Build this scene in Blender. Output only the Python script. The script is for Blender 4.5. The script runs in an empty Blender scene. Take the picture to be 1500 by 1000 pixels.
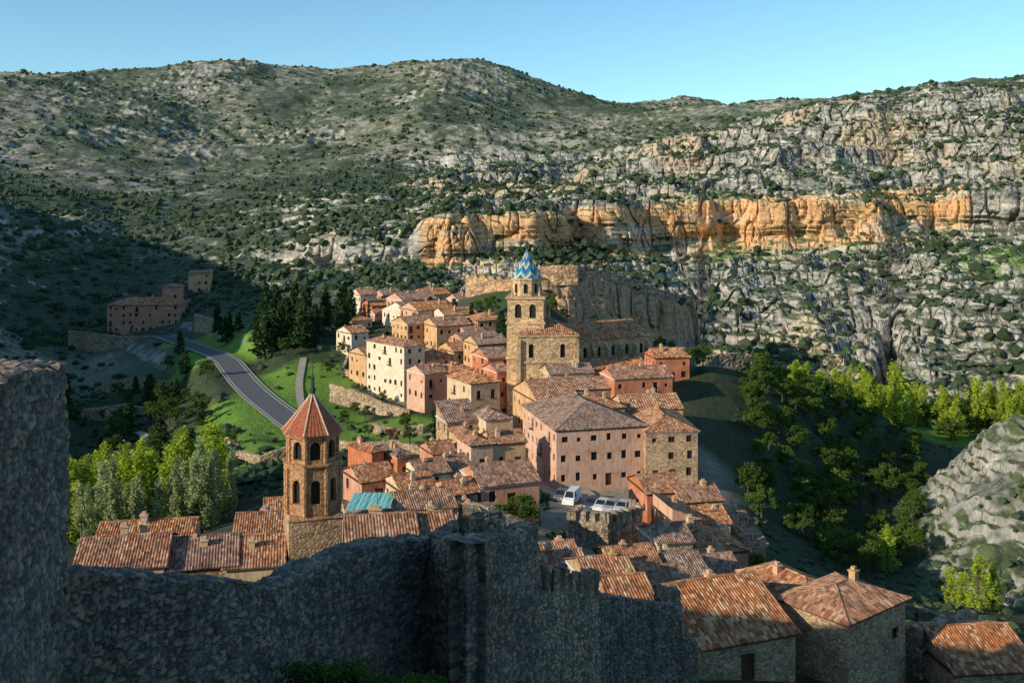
import bpy, math, random
import numpy as np
random.seed(7); rng=np.random.RandomState(11)
F=1458.0
S=np.array([-0.79,-0.49,0.355]); S/=np.linalg.norm(S)
scene=bpy.context.scene
def sv(px,py,d):   # photo survey bearing -> world metres at real distance d (eye at origin, looking +Y)
    return ((px-750)/F*d, d, (300-py)/F*d)
# ---------------------------------------------------------------- noise
def _h(ix,iy,iz,s):
    n=(ix.astype(np.int64)*374761393+iy.astype(np.int64)*668265263+iz.astype(np.int64)*2147483647//7+s*1274126177)&0xffffffff
    n=((n^(n>>13))*1274126177)&0xffffffff
    n=((n^(n>>15))*2246822519)&0xffffffff
    return ((n^(n>>16))&0xffffff)/float(0xffffff)
def vn2(x,y,s=0):
    x=np.asarray(x,float);y=np.asarray(y,float)
    xi=np.floor(x);yi=np.floor(y);fx=x-xi;fy=y-yi
    fx=fx*fx*(3-2*fx);fy=fy*fy*(3-2*fy);z=np.zeros_like(xi)
    a=_h(xi,yi,z,s);b=_h(xi+1,yi,z,s);c=_h(xi,yi+1,z,s);d=_h(xi+1,yi+1,z,s)
    return ((a*(1-fx)+b*fx)*(1-fy)+(c*(1-fx)+d*fx)*fy)*2-1
def fbm2(x,y,o=4,s=0):
    t=0;a=.5;tot=0
    for i in range(o):
        t=t+a*vn2(x*2**i+17.3*i,y*2**i-9.1*i,s+i);tot+=a;a*=.5
    return t/tot
def ridge2(x,y,o=3,s=0):
    t=0;a=.5;tot=0
    for i in range(o):
        t=t+a*(1-2*np.abs(vn2(x*2**i+5.7*i,y*2**i+3.3*i,s+i)));tot+=a;a*=.5
    return t/tot
def vn3(x,y,z,s=0):
    xi=np.floor(x);yi=np.floor(y);zi=np.floor(z);fx=x-xi;fy=y-yi;fz=z-zi
    fx=fx*fx*(3-2*fx);fy=fy*fy*(3-2*fy);fz=fz*fz*(3-2*fz)
    r=0
    for dz in (0,1):
        wz=fz if dz else 1-fz
        a=_h(xi,yi,zi+dz,s);b=_h(xi+1,yi,zi+dz,s);c=_h(xi,yi+1,zi+dz,s);d=_h(xi+1,yi+1,zi+dz,s)
        r=r+wz*((a*(1-fx)+b*fx)*(1-fy)+(c*(1-fx)+d*fx)*fy)
    return r*2-1
def ss(x,a,b):
    t=np.clip((x-a)/(b-a),0,1);return t*t*(3-2*t)
# ---------------------------------------------------------------- terrain control points
pts=[]
def c(px,py,d): pts.append(sv(px,py,d))
def cz(px,d,z): pts.append(((px-750)/F*d,d,z))
def w(x,y,z): pts.append((x,y,z))
for q in [(0,3,-2.2),(0,10,-6.5),(0,20,-12.5),(-10,20,-12),(10,22,-16),(0,40,-23),(-12,38,-20),(12,52,-29),(15,30,-21),(40,60,-39),(0,70,-34),(-22,60,-31),(25,75,-37),
  (-45,25,3),(-30,8,1),(-60,60,-14),(-90,50,-14),(-140,70,-12),(-25,28,-3),(-80,95,-30),(-120,130,-38),(-200,200,-10),(-260,290,36),(-330,420,46),(-420,600,40),
  (0,-50,-3),(-60,-60,8),(60,-40,-15),(60,20,-30),(120,60,-48),(250,100,-40),(260,250,-45),(330,380,-20),(520,520,70),(-500,200,60),(-400,-200,40),(400,-300,-20),(0,-600,20),(0,-3000,60),(3000,0,60),(-3000,0,60)]: w(*q)
for q in [(300,850,88),(100,850,92),(460,840,95),(650,790,115),(800,775,130),(870,748,155),(700,700,165),(520,715,145),(820,722,165),(1000,722,165),
 (760,620,225),(640,680,190),(600,645,215),(620,605,245),(550,600,258),(660,565,270),(850,560,240),(960,570,220),(1000,640,190),
 (700,500,300),(600,505,310),(540,475,345),(700,455,335),(700,424,350),(745,424,343),(780,420,341),(400,500,320),(300,482,380),(210,492,395),(270,450,425),
 (335,530,312),(350,555,285),(375,580,262),(412,607,243),(450,640,225),(380,645,215),(290,600,262),(250,610,262),(150,650,262),(100,580,330),(60,650,250),(180,745,195),(220,800,150),(120,790,165),(50,800,130),(350,735,172),
 (1040,548,225),(1060,620,205),(1150,640,210),(1200,730,190),(1130,562,240),(1250,590,262),(1350,642,272),(1300,715,230),(1250,815,180),(1100,800,142),(1150,890,120),(1300,885,130),(1400,905,120),(1060,850,115),(1330,960,90),(1200,985,80),(1480,1010,85),
 (1500,613,190),(1430,640,192),(1372,700,200),(1450,780,160),(1500,835,150),(1400,690,250),(1480,680,260),
 (1100,545,402),(1250,540,402),(1450,560,385),
 (1200,480,432),(1000,450,460),(1250,400,490),(1000,400,490),(850,400,460),(1420,480,410),(1420,400,450),
 (1200,345,530),(1200,300,552),(1400,345,530),(1000,345,535),(1450,260,570),(900,345,520),(900,280,600),
 (1000,235,650),(1200,235,610),(1380,152,700),(1200,172,740),(1500,155,690),(1100,198,760),(1300,210,650),(1130,185,800),
 (1010,142,1500),(1100,162,1500),(930,160,1400),(640,88,1300),(720,95,1320),(800,120,1350),(500,98,1300),(400,97,1300),(300,96,1250),(180,108,1200),(90,110,1150),(0,116,1100),(-150,120,1000),(1250,175,1500),(1500,180,1500),
 (500,250,750),(300,250,800),(300,180,1000),(600,160,1020),(450,150,1100),(100,300,620),(100,200,860),(750,200,900),(850,250,710),(900,200,950),(0,240,760),
 (650,310,560),(550,350,490),(450,380,480),(620,400,440),(750,350,480),(750,300,600),(300,400,480),(100,400,470),(0,330,520),(50,500,400),(150,560,345),(180,350,560),(400,300,620)]: c(*q)
for q in [(1200,325,-71),(1450,310,-70),(1350,340,-72),(1000,392,-66),(880,410,-60),(760,400,-48),(620,400,-43),(1050,300,-60),(940,300,-50),(850,345,-46),(1100,340,-68)]: cz(*q)
for px in range(-100,1700,200):
    cz(px,2100,110); cz(px,5500,60)
P=np.array(pts)
def feat(x,y):
    return np.arctan2(x,y)*1.7,0.5*np.log(x*x+y*y+1e-6)
fa,fl=feat(P[:,0],P[:,1]); rr=np.hypot(P[:,0],P[:,1]); val=P[:,2]/rr
CC=0.06
def ker(a,l): return np.sqrt((a[:,None]-fa[None])**2+(l[:,None]-fl[None])**2+CC*CC)
K=ker(fa,fl); n=len(P)
A=np.zeros((n+1,n+1));A[:n,:n]=K-np.eye(n)*0.004;A[:n,n]=1;A[n,:n]=1
sol=np.linalg.solve(A,np.append(val,0))
GA=np.linspace(-math.pi,math.pi,900)*1.7; GL=np.linspace(math.log(1.5),math.log(6500),360)
tab=np.zeros((len(GL),len(GA)))
for i,l in enumerate(GL):
    tab[i]=ker(GA,np.full_like(GA,l))@sol[:n]+sol[n]
def base(x,y):
    a,l=feat(x,y);r=np.hypot(x,y)
    fa_=(a-GA[0])/(GA[1]-GA[0]);fl_=(np.clip(l,GL[0],GL[-1]-1e-6)-GL[0])/(GL[1]-GL[0])
    i=np.clip(fa_.astype(int),0,len(GA)-2);j=np.clip(fl_.astype(int),0,len(GL)-2);u=fa_-i;v=fl_-j
    t=(tab[j,i]*(1-u)+tab[j,i+1]*u)*(1-v)+(tab[j+1,i]*(1-u)+tab[j+1,i+1]*u)*v
    return t*r
TI=[-90,-57,-55,-46,-44,-34,-20,-16.5,-4,2,4,18,20.5,34,37,48,51,80,400]
TO=[-90,-61,-52,-49,-42,-36,-30,-3,1,2,10,13,24,28,42,45,58,80,400]
def rocky(x,y,r):
    a=x/np.maximum(y,1)
    m=ss(r,355,400)*(1-ss(r,730,900))*ss(a,-0.13,-0.07)
    m2=0.5*ss(r,400,440)*(1-ss(r,560,680))*ss(a,-0.30,-0.2)
    return np.maximum(m,m2)*(y>0)
def knoll(x,y,r):
    a=x/np.maximum(y,1)
    return ss(a,0.395,0.43)*ss(r,140,160)*(1-ss(r,220,240))*(y>0)
RD=[(232,490,392),(262,500,372),(292,512,350),(325,522,322),(338,535,302),(350,553,285),(375,580,262),(400,598,249),(430,622,234),(470,650,222)]
RC=[];RZ=[]
for k in range(len(RD)-1):
    for t in np.linspace(0,1,11)[:-1]:
        a_=np.array(sv(*RD[k]))*(1-t)+np.array(sv(*RD[k+1]))*t;RC.append(a_[:2]);RZ.append(a_[2])
RC=np.array(RC);RZ=np.array(RZ)
kk=np.ones(15)/15
RC=np.stack([np.convolve(np.pad(RC[:,i],7,mode='edge'),kk,'valid') for i in (0,1)],-1);RZ=np.convolve(np.pad(RZ,7,mode='edge'),kk,'valid')
def Hf(x,y):
    x=np.asarray(x,float);y=np.asarray(y,float)
    z=base(x,y);r=np.hypot(x,y)
    far=ss(r,370,520);vf=ss(r,520,1000)
    R=rocky(x,y,r)
    z=z+vf*(ridge2(x/210+.3*fbm2(x/150,y/150,2,9),y/260,3,3)*15-4)*(1-.7*ss(r,1150,1400))
    z=z+far*(fbm2(x/48,y/48,3,21)*5+fbm2(x/13,y/13,2,31)*1.4)+ (1-far)*fbm2(x/9,y/9,3,41)*.35*ss(r,30,80)
    lc=far*(1-R)*ss(fbm2(x/90,y/90,2,77),-.1,.3)
    z=z+lc*ridge2(x/11,y/11,2,51)*2.8
    z=z+R*(ridge2(x/30,y/40,2,72)*3.5)
    s=z-0.056*x+3.5*fbm2(x/38,y/38,2,61)+4*fbm2(x/110,y/110,2,62)
    bm_=.6+.4*ss(fbm2(x/55,y/70,2,65),-.3,.2)
    z=z+R*bm_*ss(r,300,360)*(np.interp(s,TI,TO)-s)
    t=s/5.6+.7*fbm2(x/25,y/25,2,63);fr=t-np.floor(t)
    z=z+R*(ss(fr,.42,.58)-fr)*5.6*.9*(.45+.55*ss(fbm2(x/22,y/22,2,66),-.3,.3))
    t=z/1.9+.5*fbm2(x/14,y/14,2,64);fr=t-np.floor(t)
    z=z+R*(ss(fr,.5,.7)-fr)*1.9*.8*ss(fbm2(x/17,y/17,2,67),-.4,.1)
    z=z+R*(ridge2(x/8,y/8,2,71)*1.3)
    Kn=knoll(x,y,r);z=z+Kn*(fbm2(x/11,y/11,3,70)*2.2);t=(z+1.8*fbm2(x/8,y/8,3,68))/(1.7);fr=t-np.floor(t)
    z=z+Kn*((ss(fr,.45,.65)-fr)*1.7*.95*ss(fbm2(x/6,y/6,2,60),-.5,.1)+fbm2(x/2.5,y/2.5,3,69)*.9)
    # cleft in the gorge wall
    a=x/np.maximum(y,1)
    z=z-26*np.exp(-((a-.378-.01*vn2(z/9,z*0,5))/.009)**2)*ss(r,395,405)*(1-ss(r,445,475))*(y>0)
    # castle rock mesa
    wob=3.2*fbm2(x/8,y/8,3,81)
    fy=np.where(x<21,334+(x-9)*.1,335.2+(x-21)*.8)
    d=np.maximum(np.maximum(8-x,x-70),np.maximum(fy-y,y-fy-24))+wob*(.4+.6*ss(x,10,30))
    top=-22.8-ss(x,15,72)*15+fbm2(x/6,y/6,2,83)*.5
    m=1-ss(d,-2,3.5)
    z=np.where((m>0)&(y>0),z*(1-m)+np.maximum(z,top)*m,z)
    q=(x>-160)&(x<-25)&(y>200)&(y<415)
    if q.any():
        X=x[q];Y=y[q];best=np.full(X.shape,1e9);bz=np.zeros(X.shape)
        for k in range(len(RC)):
            dd=(X-RC[k,0])**2+(Y-RC[k,1])**2;mm=dd<best;best=np.where(mm,dd,best);bz=np.where(mm,RZ[k],bz)
        wgt=1-ss(np.sqrt(best),6.5,15);zz=z[q];z[q]=zz*(1-wgt)+bz*wgt
    return z
def H1(x,y): return float(Hf(np.array([x]),np.array([y]))[0])
# ---------------------------------------------------------------- mesh utils
def mesh_np(name,V,Q,mat,parent=None,col=None,uv=None,smooth=False,midx=None):
    me=bpy.data.meshes.new(name)
    V=np.asarray(V,np.float32);Q=np.asarray(Q,np.int32);k=Q.shape[1]
    me.vertices.add(len(V));me.vertices.foreach_set('co',V.ravel())
    me.loops.add(Q.size);me.loops.foreach_set('vertex_index',Q.ravel())
    me.polygons.add(len(Q));me.polygons.foreach_set('loop_start',np.arange(0,Q.size,k,dtype=np.int32))
    me.polygons.foreach_set('loop_total',np.full(len(Q),k,np.int32))
    me.polygons.foreach_set('use_smooth',np.full(len(Q),smooth))
    if midx is not None: me.polygons.foreach_set('material_index',np.asarray(midx,np.int32))
    me.update(calc_edges=True)
    if col is not None:
        at=me.color_attributes.new('Col','FLOAT_COLOR','POINT')
        cc=np.ones((len(V),4),np.float32);cc[:,:3]=col;at.data.foreach_set('color',cc.ravel())
    for m in (mat if isinstance(mat,(list,tuple)) else [mat]): me.materials.append(m)
    o=bpy.data.objects.new(name,me);scene.collection.objects.link(o)
    if parent: o.parent=parent
    return o
class MB:
    def __init__(s): s.v=[];s.f=[];s.m=[];s.uv=[]
    def quad(s,a,b,c_,d,m=0,uv=None):
        i=len(s.v);s.v+= [a,b,c_,d];s.f.append((i,i+1,i+2,i+3));s.m.append(m);s.uv+=uv or [(0,0)]*4
    def poly(s,ps,m=0):
        i=len(s.v);s.v+=list(ps);s.f.append(tuple(range(i,i+len(ps))));s.m.append(m);s.uv+=[(0,0)]*len(ps)
    def box(s,x0,x1,y0,y1,z0,z1,m=0):
        p=[(x0,y0,z0),(x1,y0,z0),(x1,y1,z0),(x0,y1,z0),(x0,y0,z1),(x1,y0,z1),(x1,y1,z1),(x0,y1,z1)]
        for f in ((0,1,5,4),(1,2,6,5),(2,3,7,6),(3,0,4,7),(4,5,6,7),(3,2,1,0)): s.quad(*[p[k] for k in f],m=m)
    def prism(s,n,r0,r1,z0,z1,m=0,cx=0,cy=0,ph=0,cap=True):
        a=[(cx+r0*math.cos(ph+2*math.pi*k/n),cy+r0*math.sin(ph+2*math.pi*k/n),z0) for k in range(n)]
        b=[(cx+r1*math.cos(ph+2*math.pi*k/n),cy+r1*math.sin(ph+2*math.pi*k/n),z1) for k in range(n)]
        for k in range(n):
            j=(k+1)%n; s.quad(a[k],a[j],b[j],b[k],m=m)
        if cap: s.poly(b,m); s.poly(a[::-1],m)
    def make(s,name,mats,parent=None,smooth=False):
        me=bpy.data.meshes.new(name);me.from_pydata(s.v,[],s.f)
        for m in (mats if isinstance(mats,(list,tuple)) else [mats]): me.materials.append(m)
        me.polygons.foreach_set('material_index',s.m)
        me.polygons.foreach_set('use_smooth',[smooth]*len(s.f))
        l=me.uv_layers.new(name='UVMap')
        arr=np.array(s.uv,np.float32);idx=np.zeros(len(me.loops),np.int32);me.loops.foreach_get('vertex_index',idx)
        l.data.foreach_set('uv',arr[idx].ravel())
        me.update()
        o=bpy.data.objects.new(name,me);scene.collection.objects.link(o)
        if parent: o.parent=parent
        return o
def empty(name,loc=(0,0,0),rot=0):
    e=bpy.data.objects.new(name,None);e.location=loc;e.rotation_euler=(0,0,rot);e.empty_display_size=1
    scene.collection.objects.link(e);return e
# ---------------------------------------------------------------- materials
def newmat(name,rough=.9):
    m=bpy.data.materials.new(name);m.use_nodes=True;nt=m.node_tree
    b=nt.nodes['Principled BSDF'];b.inputs['Roughness'].default_value=rough
    b.inputs['Specular IOR Level'].default_value=.15
    return m,nt,b
def N(nt,t,**k):
    n=nt.nodes.new(t)
    for a,v in k.items():
        if a in n.inputs.keys(): n.inputs[a].default_value=v
        else: setattr(n,a,v)
    return n
def ramp(nt,src,stops):
    r=nt.nodes.new('ShaderNodeValToRGB');e=r.color_ramp.elements
    e[0].position=stops[0][0];e[0].color=(*stops[0][1],1);e[1].position=stops[-1][0];e[1].color=(*stops[-1][1],1)
    for p,cl in stops[1:-1]:
        x=e.new(p);x.color=(*cl,1)
    nt.links.new(src,r.inputs[0]);return r.outputs[0]
def mul(cl,k): return tuple(min(1,x*k) for x in cl)
def mat_plaster(name,cl):
    m,nt,b=newmat(name);L=nt.links
    g=N(nt,'ShaderNodeNewGeometry')
    n1=N(nt,'ShaderNodeTexNoise',Scale=.35,Detail=8,Roughness=.7);L.new(g.outputs['Position'],n1.inputs['Vector'])
    n2=N(nt,'ShaderNodeTexNoise',Scale=2.5,Detail=6);
    mp=N(nt,'ShaderNodeMapping');mp.inputs['Scale'].default_value=(1,1,.25);L.new(g.outputs['Position'],mp.inputs[0]);L.new(mp.outputs[0],n2.inputs['Vector'])
    a=ramp(nt,n1.outputs[0],[(.3,mul(cl,.72)),(.5,cl),(.68,tuple(min(1,.7*x+.18) for x in cl))])
    bb=ramp(nt,n2.outputs[0],[(.3,(.62,.6,.58)),(.55,(1,1,1))])
    mx=N(nt,'ShaderNodeMix',data_type='RGBA',blend_type='MULTIPLY');mx.inputs[0].default_value=.8
    L.new(a,mx.inputs[6]);L.new(bb,mx.inputs[7]);L.new(mx.outputs[2],b.inputs['Base Color'])
    bp=N(nt,'ShaderNodeBump',Strength=.5,Distance=.06);L.new(n2.outputs[0],bp.inputs['Height']);L.new(bp.outputs[0],b.inputs['Normal'])
    return m
def mat_rubble(name,cl,sc=2.6):
    m,nt,b=newmat(name);L=nt.links
    g=N(nt,'ShaderNodeNewGeometry')
    mp=N(nt,'ShaderNodeMapping');mp.inputs['Scale'].default_value=(1,1,1.5);L.new(g.outputs['Position'],mp.inputs[0])
    v=N(nt,'ShaderNodeTexVoronoi',Scale=sc);L.new(mp.outputs[0],v.inputs['Vector'])
    ve=N(nt,'ShaderNodeTexVoronoi',Scale=sc,feature='DISTANCE_TO_EDGE');L.new(mp.outputs[0],ve.inputs['Vector'])
    hs=N(nt,'ShaderNodeSeparateColor');L.new(v.outputs['Color'],hs.inputs[0])
    a=ramp(nt,hs.outputs[0],[(0,mul(cl,.6)),(.5,cl),(1,mul(cl,1.3))])
    e=ramp(nt,ve.outputs[0],[(.0,(.5,.48,.45)),(.09,(1,1,1))])
    n1=N(nt,'ShaderNodeTexNoise',Scale=.3,Detail=6);L.new(g.outputs['Position'],n1.inputs['Vector'])
    c2=ramp(nt,n1.outputs[0],[(.3,(.7,.68,.66)),(.65,(1.1,1.05,1))])
    mx=N(nt,'ShaderNodeMix',data_type='RGBA',blend_type='MULTIPLY');mx.inputs[0].default_value=1
    L.new(a,mx.inputs[6]);L.new(e,mx.inputs[7])
    m2=N(nt,'ShaderNodeMix',data_type='RGBA',blend_type='MULTIPLY');m2.inputs[0].default_value=1
    L.new(mx.outputs[2],m2.inputs[6]);L.new(c2,m2.inputs[7]);L.new(m2.outputs[2],b.inputs['Base Color'])
    bp=N(nt,'ShaderNodeBump',Strength=.8,Distance=.12);L.new(ve.outputs[0],bp.inputs['Height']);L.new(bp.outputs[0],b.inputs['Normal'])
    return m
def mat_tile(name,k=1.0,per=.24):
    m,nt,b=newmat(name,.85);L=nt.links
    uv=N(nt,'ShaderNodeUVMap');sp=N(nt,'ShaderNodeSeparateXYZ');L.new(uv.outputs[0],sp.inputs[0])
    def fl(o,s):
        a=N(nt,'ShaderNodeMath',operation='MULTIPLY');a.inputs[1].default_value=s;L.new(o,a.inputs[0])
        f=N(nt,'ShaderNodeMath',operation='FLOOR');L.new(a.outputs[0],f.inputs[0]);return f.outputs[0],a.outputs[0]
    fu,_=fl(sp.outputs[0],1/per);fv,av=fl(sp.outputs[1],1/.42)
    cb=N(nt,'ShaderNodeCombineXYZ');L.new(fu,cb.inputs[0]);L.new(fv,cb.inputs[1])
    g=N(nt,'ShaderNodeObjectInfo');L.new(g.outputs['Random'],cb.inputs[2])
    wn=N(nt,'ShaderNodeTexWhiteNoise');L.new(cb.outputs[0],wn.inputs['Vector'])
    a=ramp(nt,wn.outputs['Value'],[(0,mul((.17,.08,.05),k)),(.3,mul((.31,.14,.08),k)),(.6,mul((.38,.195,.115),k)),(.85,mul((.44,.27,.175),k)),(1,mul((.52,.40,.28),k))])
    ge=N(nt,'ShaderNodeNewGeometry');n1=N(nt,'ShaderNodeTexNoise',Scale=.6,Detail=7,Roughness=.7);L.new(ge.outputs['Position'],n1.inputs['Vector'])
    c2=ramp(nt,n1.outputs[0],[(.32,(.45,.45,.46)),(.5,(.9,.88,.85)),(.7,(1.2,1.06,.96))])
    hsv=N(nt,'ShaderNodeHueSaturation');mr=N(nt,'ShaderNodeMapRange');mr.inputs[3].default_value=.72;mr.inputs[4].default_value=1.15;L.new(g.outputs['Random'],mr.inputs[0]);L.new(mr.outputs[0],hsv.inputs['Value']);L.new(mr.outputs[0],hsv.inputs['Saturation'])
    mx=N(nt,'ShaderNodeMix',data_type='RGBA',blend_type='MULTIPLY');mx.inputs[0].default_value=1
    L.new(a,mx.inputs[6]);L.new(c2,mx.inputs[7]);L.new(mx.outputs[2],hsv.inputs['Color']);L.new(hsv.outputs[0],b.inputs['Base Color'])
    fr=N(nt,'ShaderNodeMath',operation='FRACT');L.new(av,fr.inputs[0])
    bp=N(nt,'ShaderNodeBump',Strength=.9,Distance=.05);L.new(fr.outputs[0],bp.inputs['Height']);L.new(bp.outputs[0],b.inputs['Normal'])
    return m
def mat_flat(name,cl,rough=.6,nz=.25,sc=6,metal=0):
    m,nt,b=newmat(name,rough);L=nt.links;b.inputs['Metallic'].default_value=metal
    g=N(nt,'ShaderNodeNewGeometry');n1=N(nt,'ShaderNodeTexNoise',Scale=sc,Detail=4);L.new(g.outputs['Position'],n1.inputs['Vector'])
    a=ramp(nt,n1.outputs[0],[(.3,mul(cl,1-nz)),(.7,mul(cl,1+nz))]);L.new(a,b.inputs['Base Color']);return m
def mat_leaf(name,c1,c2,tr=.3):
    m=bpy.data.materials.new(name);m.use_nodes=True;nt=m.node_tree;L=nt.links;b=nt.nodes['Principled BSDF']
    b.inputs['Roughness'].default_value=.7;b.inputs['Specular IOR Level'].default_value=.1
    g=N(nt,'ShaderNodeNewGeometry');oi=N(nt,'ShaderNodeObjectInfo')
    n1=N(nt,'ShaderNodeTexNoise',Scale=.55,Detail=3);L.new(g.outputs['Position'],n1.inputs['Vector'])
    ad=N(nt,'ShaderNodeMath',operation='MULTIPLY_ADD');ad.inputs[1].default_value=.35;L.new(g.outputs['Random Per Island'],ad.inputs[0]);L.new(n1.outputs[0],ad.inputs[2])
    a2=N(nt,'ShaderNodeMath',operation='MULTIPLY_ADD');a2.inputs[1].default_value=.3;L.new(oi.outputs['Random'],a2.inputs[0]);L.new(ad.outputs[0],a2.inputs[2])
    cl=ramp(nt,a2.outputs[0],[(.45,c1),(1.0,c2)]);L.new(cl,b.inputs['Base Color'])
    if tr>0:
        t=N(nt,'ShaderNodeBsdfTranslucent');L.new(cl,t.inputs[0]);mx=N(nt,'ShaderNodeMixShader');mx.inputs[0].default_value=tr
        L.new(b.outputs[0],mx.inputs[1]);L.new(t.outputs[0],mx.inputs[2]);L.new(mx.outputs[0],nt.nodes['Material Output'].inputs[0])
    return m
def mat_col(name,bs=.6,bd=.6,sc=.8,k=1.0):
    m,nt,b=newmat(name,.95);L=nt.links
    a=N(nt,'ShaderNodeVertexColor');a.layer_name='Col'
    g=N(nt,'ShaderNodeNewGeometry');n1=N(nt,'ShaderNodeTexNoise',Scale=sc,Detail=8,Roughness=.7);L.new(g.outputs['Position'],n1.inputs['Vector'])
    r=ramp(nt,n1.outputs[0],[(.3,(.55*k,.55*k,.55*k)),(.7,(1.35*k,1.35*k,1.35*k))])
    mx=N(nt,'ShaderNodeMix',data_type='RGBA',blend_type='MULTIPLY');mx.inputs[0].default_value=1
    L.new(a.outputs[0],mx.inputs[6]);L.new(r,mx.inputs[7]);L.new(mx.outputs[2],b.inputs['Base Color'])
    bp=N(nt,'ShaderNodeBump',Strength=bs,Distance=bd);L.new(n1.outputs[0],bp.inputs['Height']);L.new(bp.outputs[0],b.inputs['Normal']);return m
M_pink=mat_plaster('plaster_pink',(.56,.27,.17));M_ochre=mat_plaster('plaster_ochre',(.62,.37,.18));M_cream=mat_plaster('plaster_cream',(.76,.63,.46))
M_red=mat_plaster('plaster_red',(.54,.19,.09));M_rose=mat_plaster('plaster_rose',(.65,.385,.265));M_sand=mat_plaster('plaster_sand',(.64,.47,.30))
M_rub=mat_rubble('rubble_stone',(.50,.355,.23));M_ash=mat_rubble('ashlar_ochre',(.63,.45,.27),1.6);M_brick=mat_rubble('brick_stone',(.50,.29,.16),4.0)
M_tile=mat_tile('roof_tile',1.15,.24);M_tile2=mat_tile('roof_tile_far',1.25,.5)
M_dark=mat_flat('window_dark',(.02,.022,.026),.25,.2);M_wood=mat_flat('wood_brown',(.10,.05,.03),.7);M_iron=mat_flat('iron',(.03,.03,.035),.5)
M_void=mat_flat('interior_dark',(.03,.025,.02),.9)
M_white=mat_flat('white_trim',(.6,.57,.52),.8,.1)
M_bark=mat_flat('bark',(.10,.075,.055),.95,.3,3)
LF={'conifer':mat_leaf('conifer_leaf',(.014,.036,.014),(.05,.095,.03),.12),
    'broad':mat_leaf('broad_leaf',(.03,.06,.014),(.11,.18,.03)),
    'poplar':mat_leaf('poplar_leaf',(.22,.31,.03),(.46,.55,.06),.4),
    'silver':mat_leaf('silver_poplar_leaf',(.22,.27,.11),(.42,.49,.23),.35),
    'red':mat_leaf('redbud_leaf',(.10,.06,.04),(.17,.09,.05),.3)}
# ---------------------------------------------------------------- terrain
azd=np.concatenate([np.linspace(-180,-60,30,endpoint=False),np.linspace(-60,-30,60,endpoint=False),np.linspace(-30,30,960,endpoint=False),np.linspace(30,60,50,endpoint=False),np.linspace(60,180,30)])
az=np.radians(azd);NR=1300;nf=3800
rf=np.exp(np.linspace(math.log(2),math.log(6000),nf))
nAz=len(az);VX=np.zeros((nAz,NR));VY=VX.copy();VZ=VX.copy();ZA=np.zeros((nAz,nf))
for i0 in range(0,nAz,100):
    a=az[i0:i0+100];ZA[i0:i0+100]=Hf(np.sin(a)[:,None]*rf[None],np.cos(a)[:,None]*rf[None])
dr=np.diff(rf)[None];rm=rf[1:][None]
wt=np.interp(rf[1:],[0,50,70,200,340,370,800,1500,1700,6000],[.25,.3,.5,.9,.9,1.6,1.3,.9,.1,.05])[None]
dz=np.diff(ZA,axis=1);cst=(.35*dr+1.2*np.abs(dz)+3*np.maximum(dz,0))/rm*wt;del dz
cpad=np.pad(cst,((5,5),(0,0)),mode='edge');cst=sum(cpad[k:k+nAz] for k in range(11))/11;del cpad
cs=np.concatenate([np.zeros((nAz,1)),np.cumsum(cst,1)],1);del cst
for k in range(nAz):
    t=np.linspace(0,cs[k,-1],NR);r_=np.interp(t,cs[k],rf)
    VX[k]=math.sin(az[k])*r_;VY[k]=math.cos(az[k])*r_;VZ[k]=np.interp(r_,rf,ZA[k])
del ZA,cs
RR=np.hypot(VX,VY);R_=rocky(VX,VY,RR);KN=knoll(VX,VY,RR)
mesa=((VX>2)&(VX<76)&(VY>328)&(VY<382)&(VZ>-50))*1.0
wgt=np.maximum(R_,mesa*.8)
crk=vn3(VX/6.5,VY/6.5,VZ/18,91);crk2=vn3(VX/2.8,VY/2.8,VZ/7,92)
bd_=VZ/2.9+.5*vn3(VX/14,VY/14,VZ/9,94);bfr=bd_-np.floor(bd_)
dsp=(3.0*np.exp(-(crk/.13)**2)+1.3*np.exp(-(crk2/.15)**2)+1.5*(ss(bfr,.0,.25)-bfr)+vn3(VX/16,VY/16,VZ/8,93)*1.6)*wgt
sb_=VZ-0.056*VX+2*vn3(VX/40,VY/40,VZ/60,96)
dsp+=R_*(RR>430)*(RR<620)*(7.5*np.exp(-((sb_+25)/4.0)**2)*ss(vn3(VX/35,VY/35,VZ*0,97),-.5,.1)-1.5*np.exp(-((sb_+8)/3)**2))
dsp+=KN*(.9*np.exp(-(crk2/.2)**2)+.7*vn3(VX/1.5,VY/1.5,VZ,95))
VX+=np.sin(az)[:,None]*dsp;VY+=np.cos(az)[:,None]*dsp
V=np.stack([VX,VY,VZ],-1)
dU=np.gradient(V,axis=0);dW=np.gradient(V,axis=1);Nn=np.cross(dW,dU);Nn/=np.linalg.norm(Nn,axis=-1,keepdims=True)+1e-9
nz=np.abs(Nn[...,2]);del dU,dW,Nn
def mixc(a,b,t): return a*(1-t[...,None])+b*t[...,None]
x,y,z=VX,VY,VZ
col=np.ones(V.shape)*np.array([.125,.148,.092])
n0=fbm2(x/170,y/170,3,151);n1=fbm2(x/60,y/60,4,101);n2=fbm2(x/9,y/9,3,111);n3=fbm2(x/2.5,y/2.5,2,121)
col=mixc(col,np.array([.23,.205,.14]),ss(n1+.4*n2+.5*n0,-.05,.5)*.7)
col=mixc(col,np.array([.055,.078,.05]),ss(-n1+.5*n3-.7*n0,.0,.5)*.75)
col=mixc(col,np.array([.38,.355,.31]),ss(n2+n3*.9+.5*n1+.5*n0,.32,.6)*.75*ss(RR,350,450))
col=mixc(col,np.array([.045,.062,.037]),ss(-n2-n3*.7,.25,.5)*.7*ss(RR,350,450))
rock=np.ones(V.shape)*np.array([.43,.40,.355]);rn=vn3(x/14,y/14,z/1.6,131)+.7*vn3(x/2.5,y/2.5,z/1.2,133)
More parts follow.
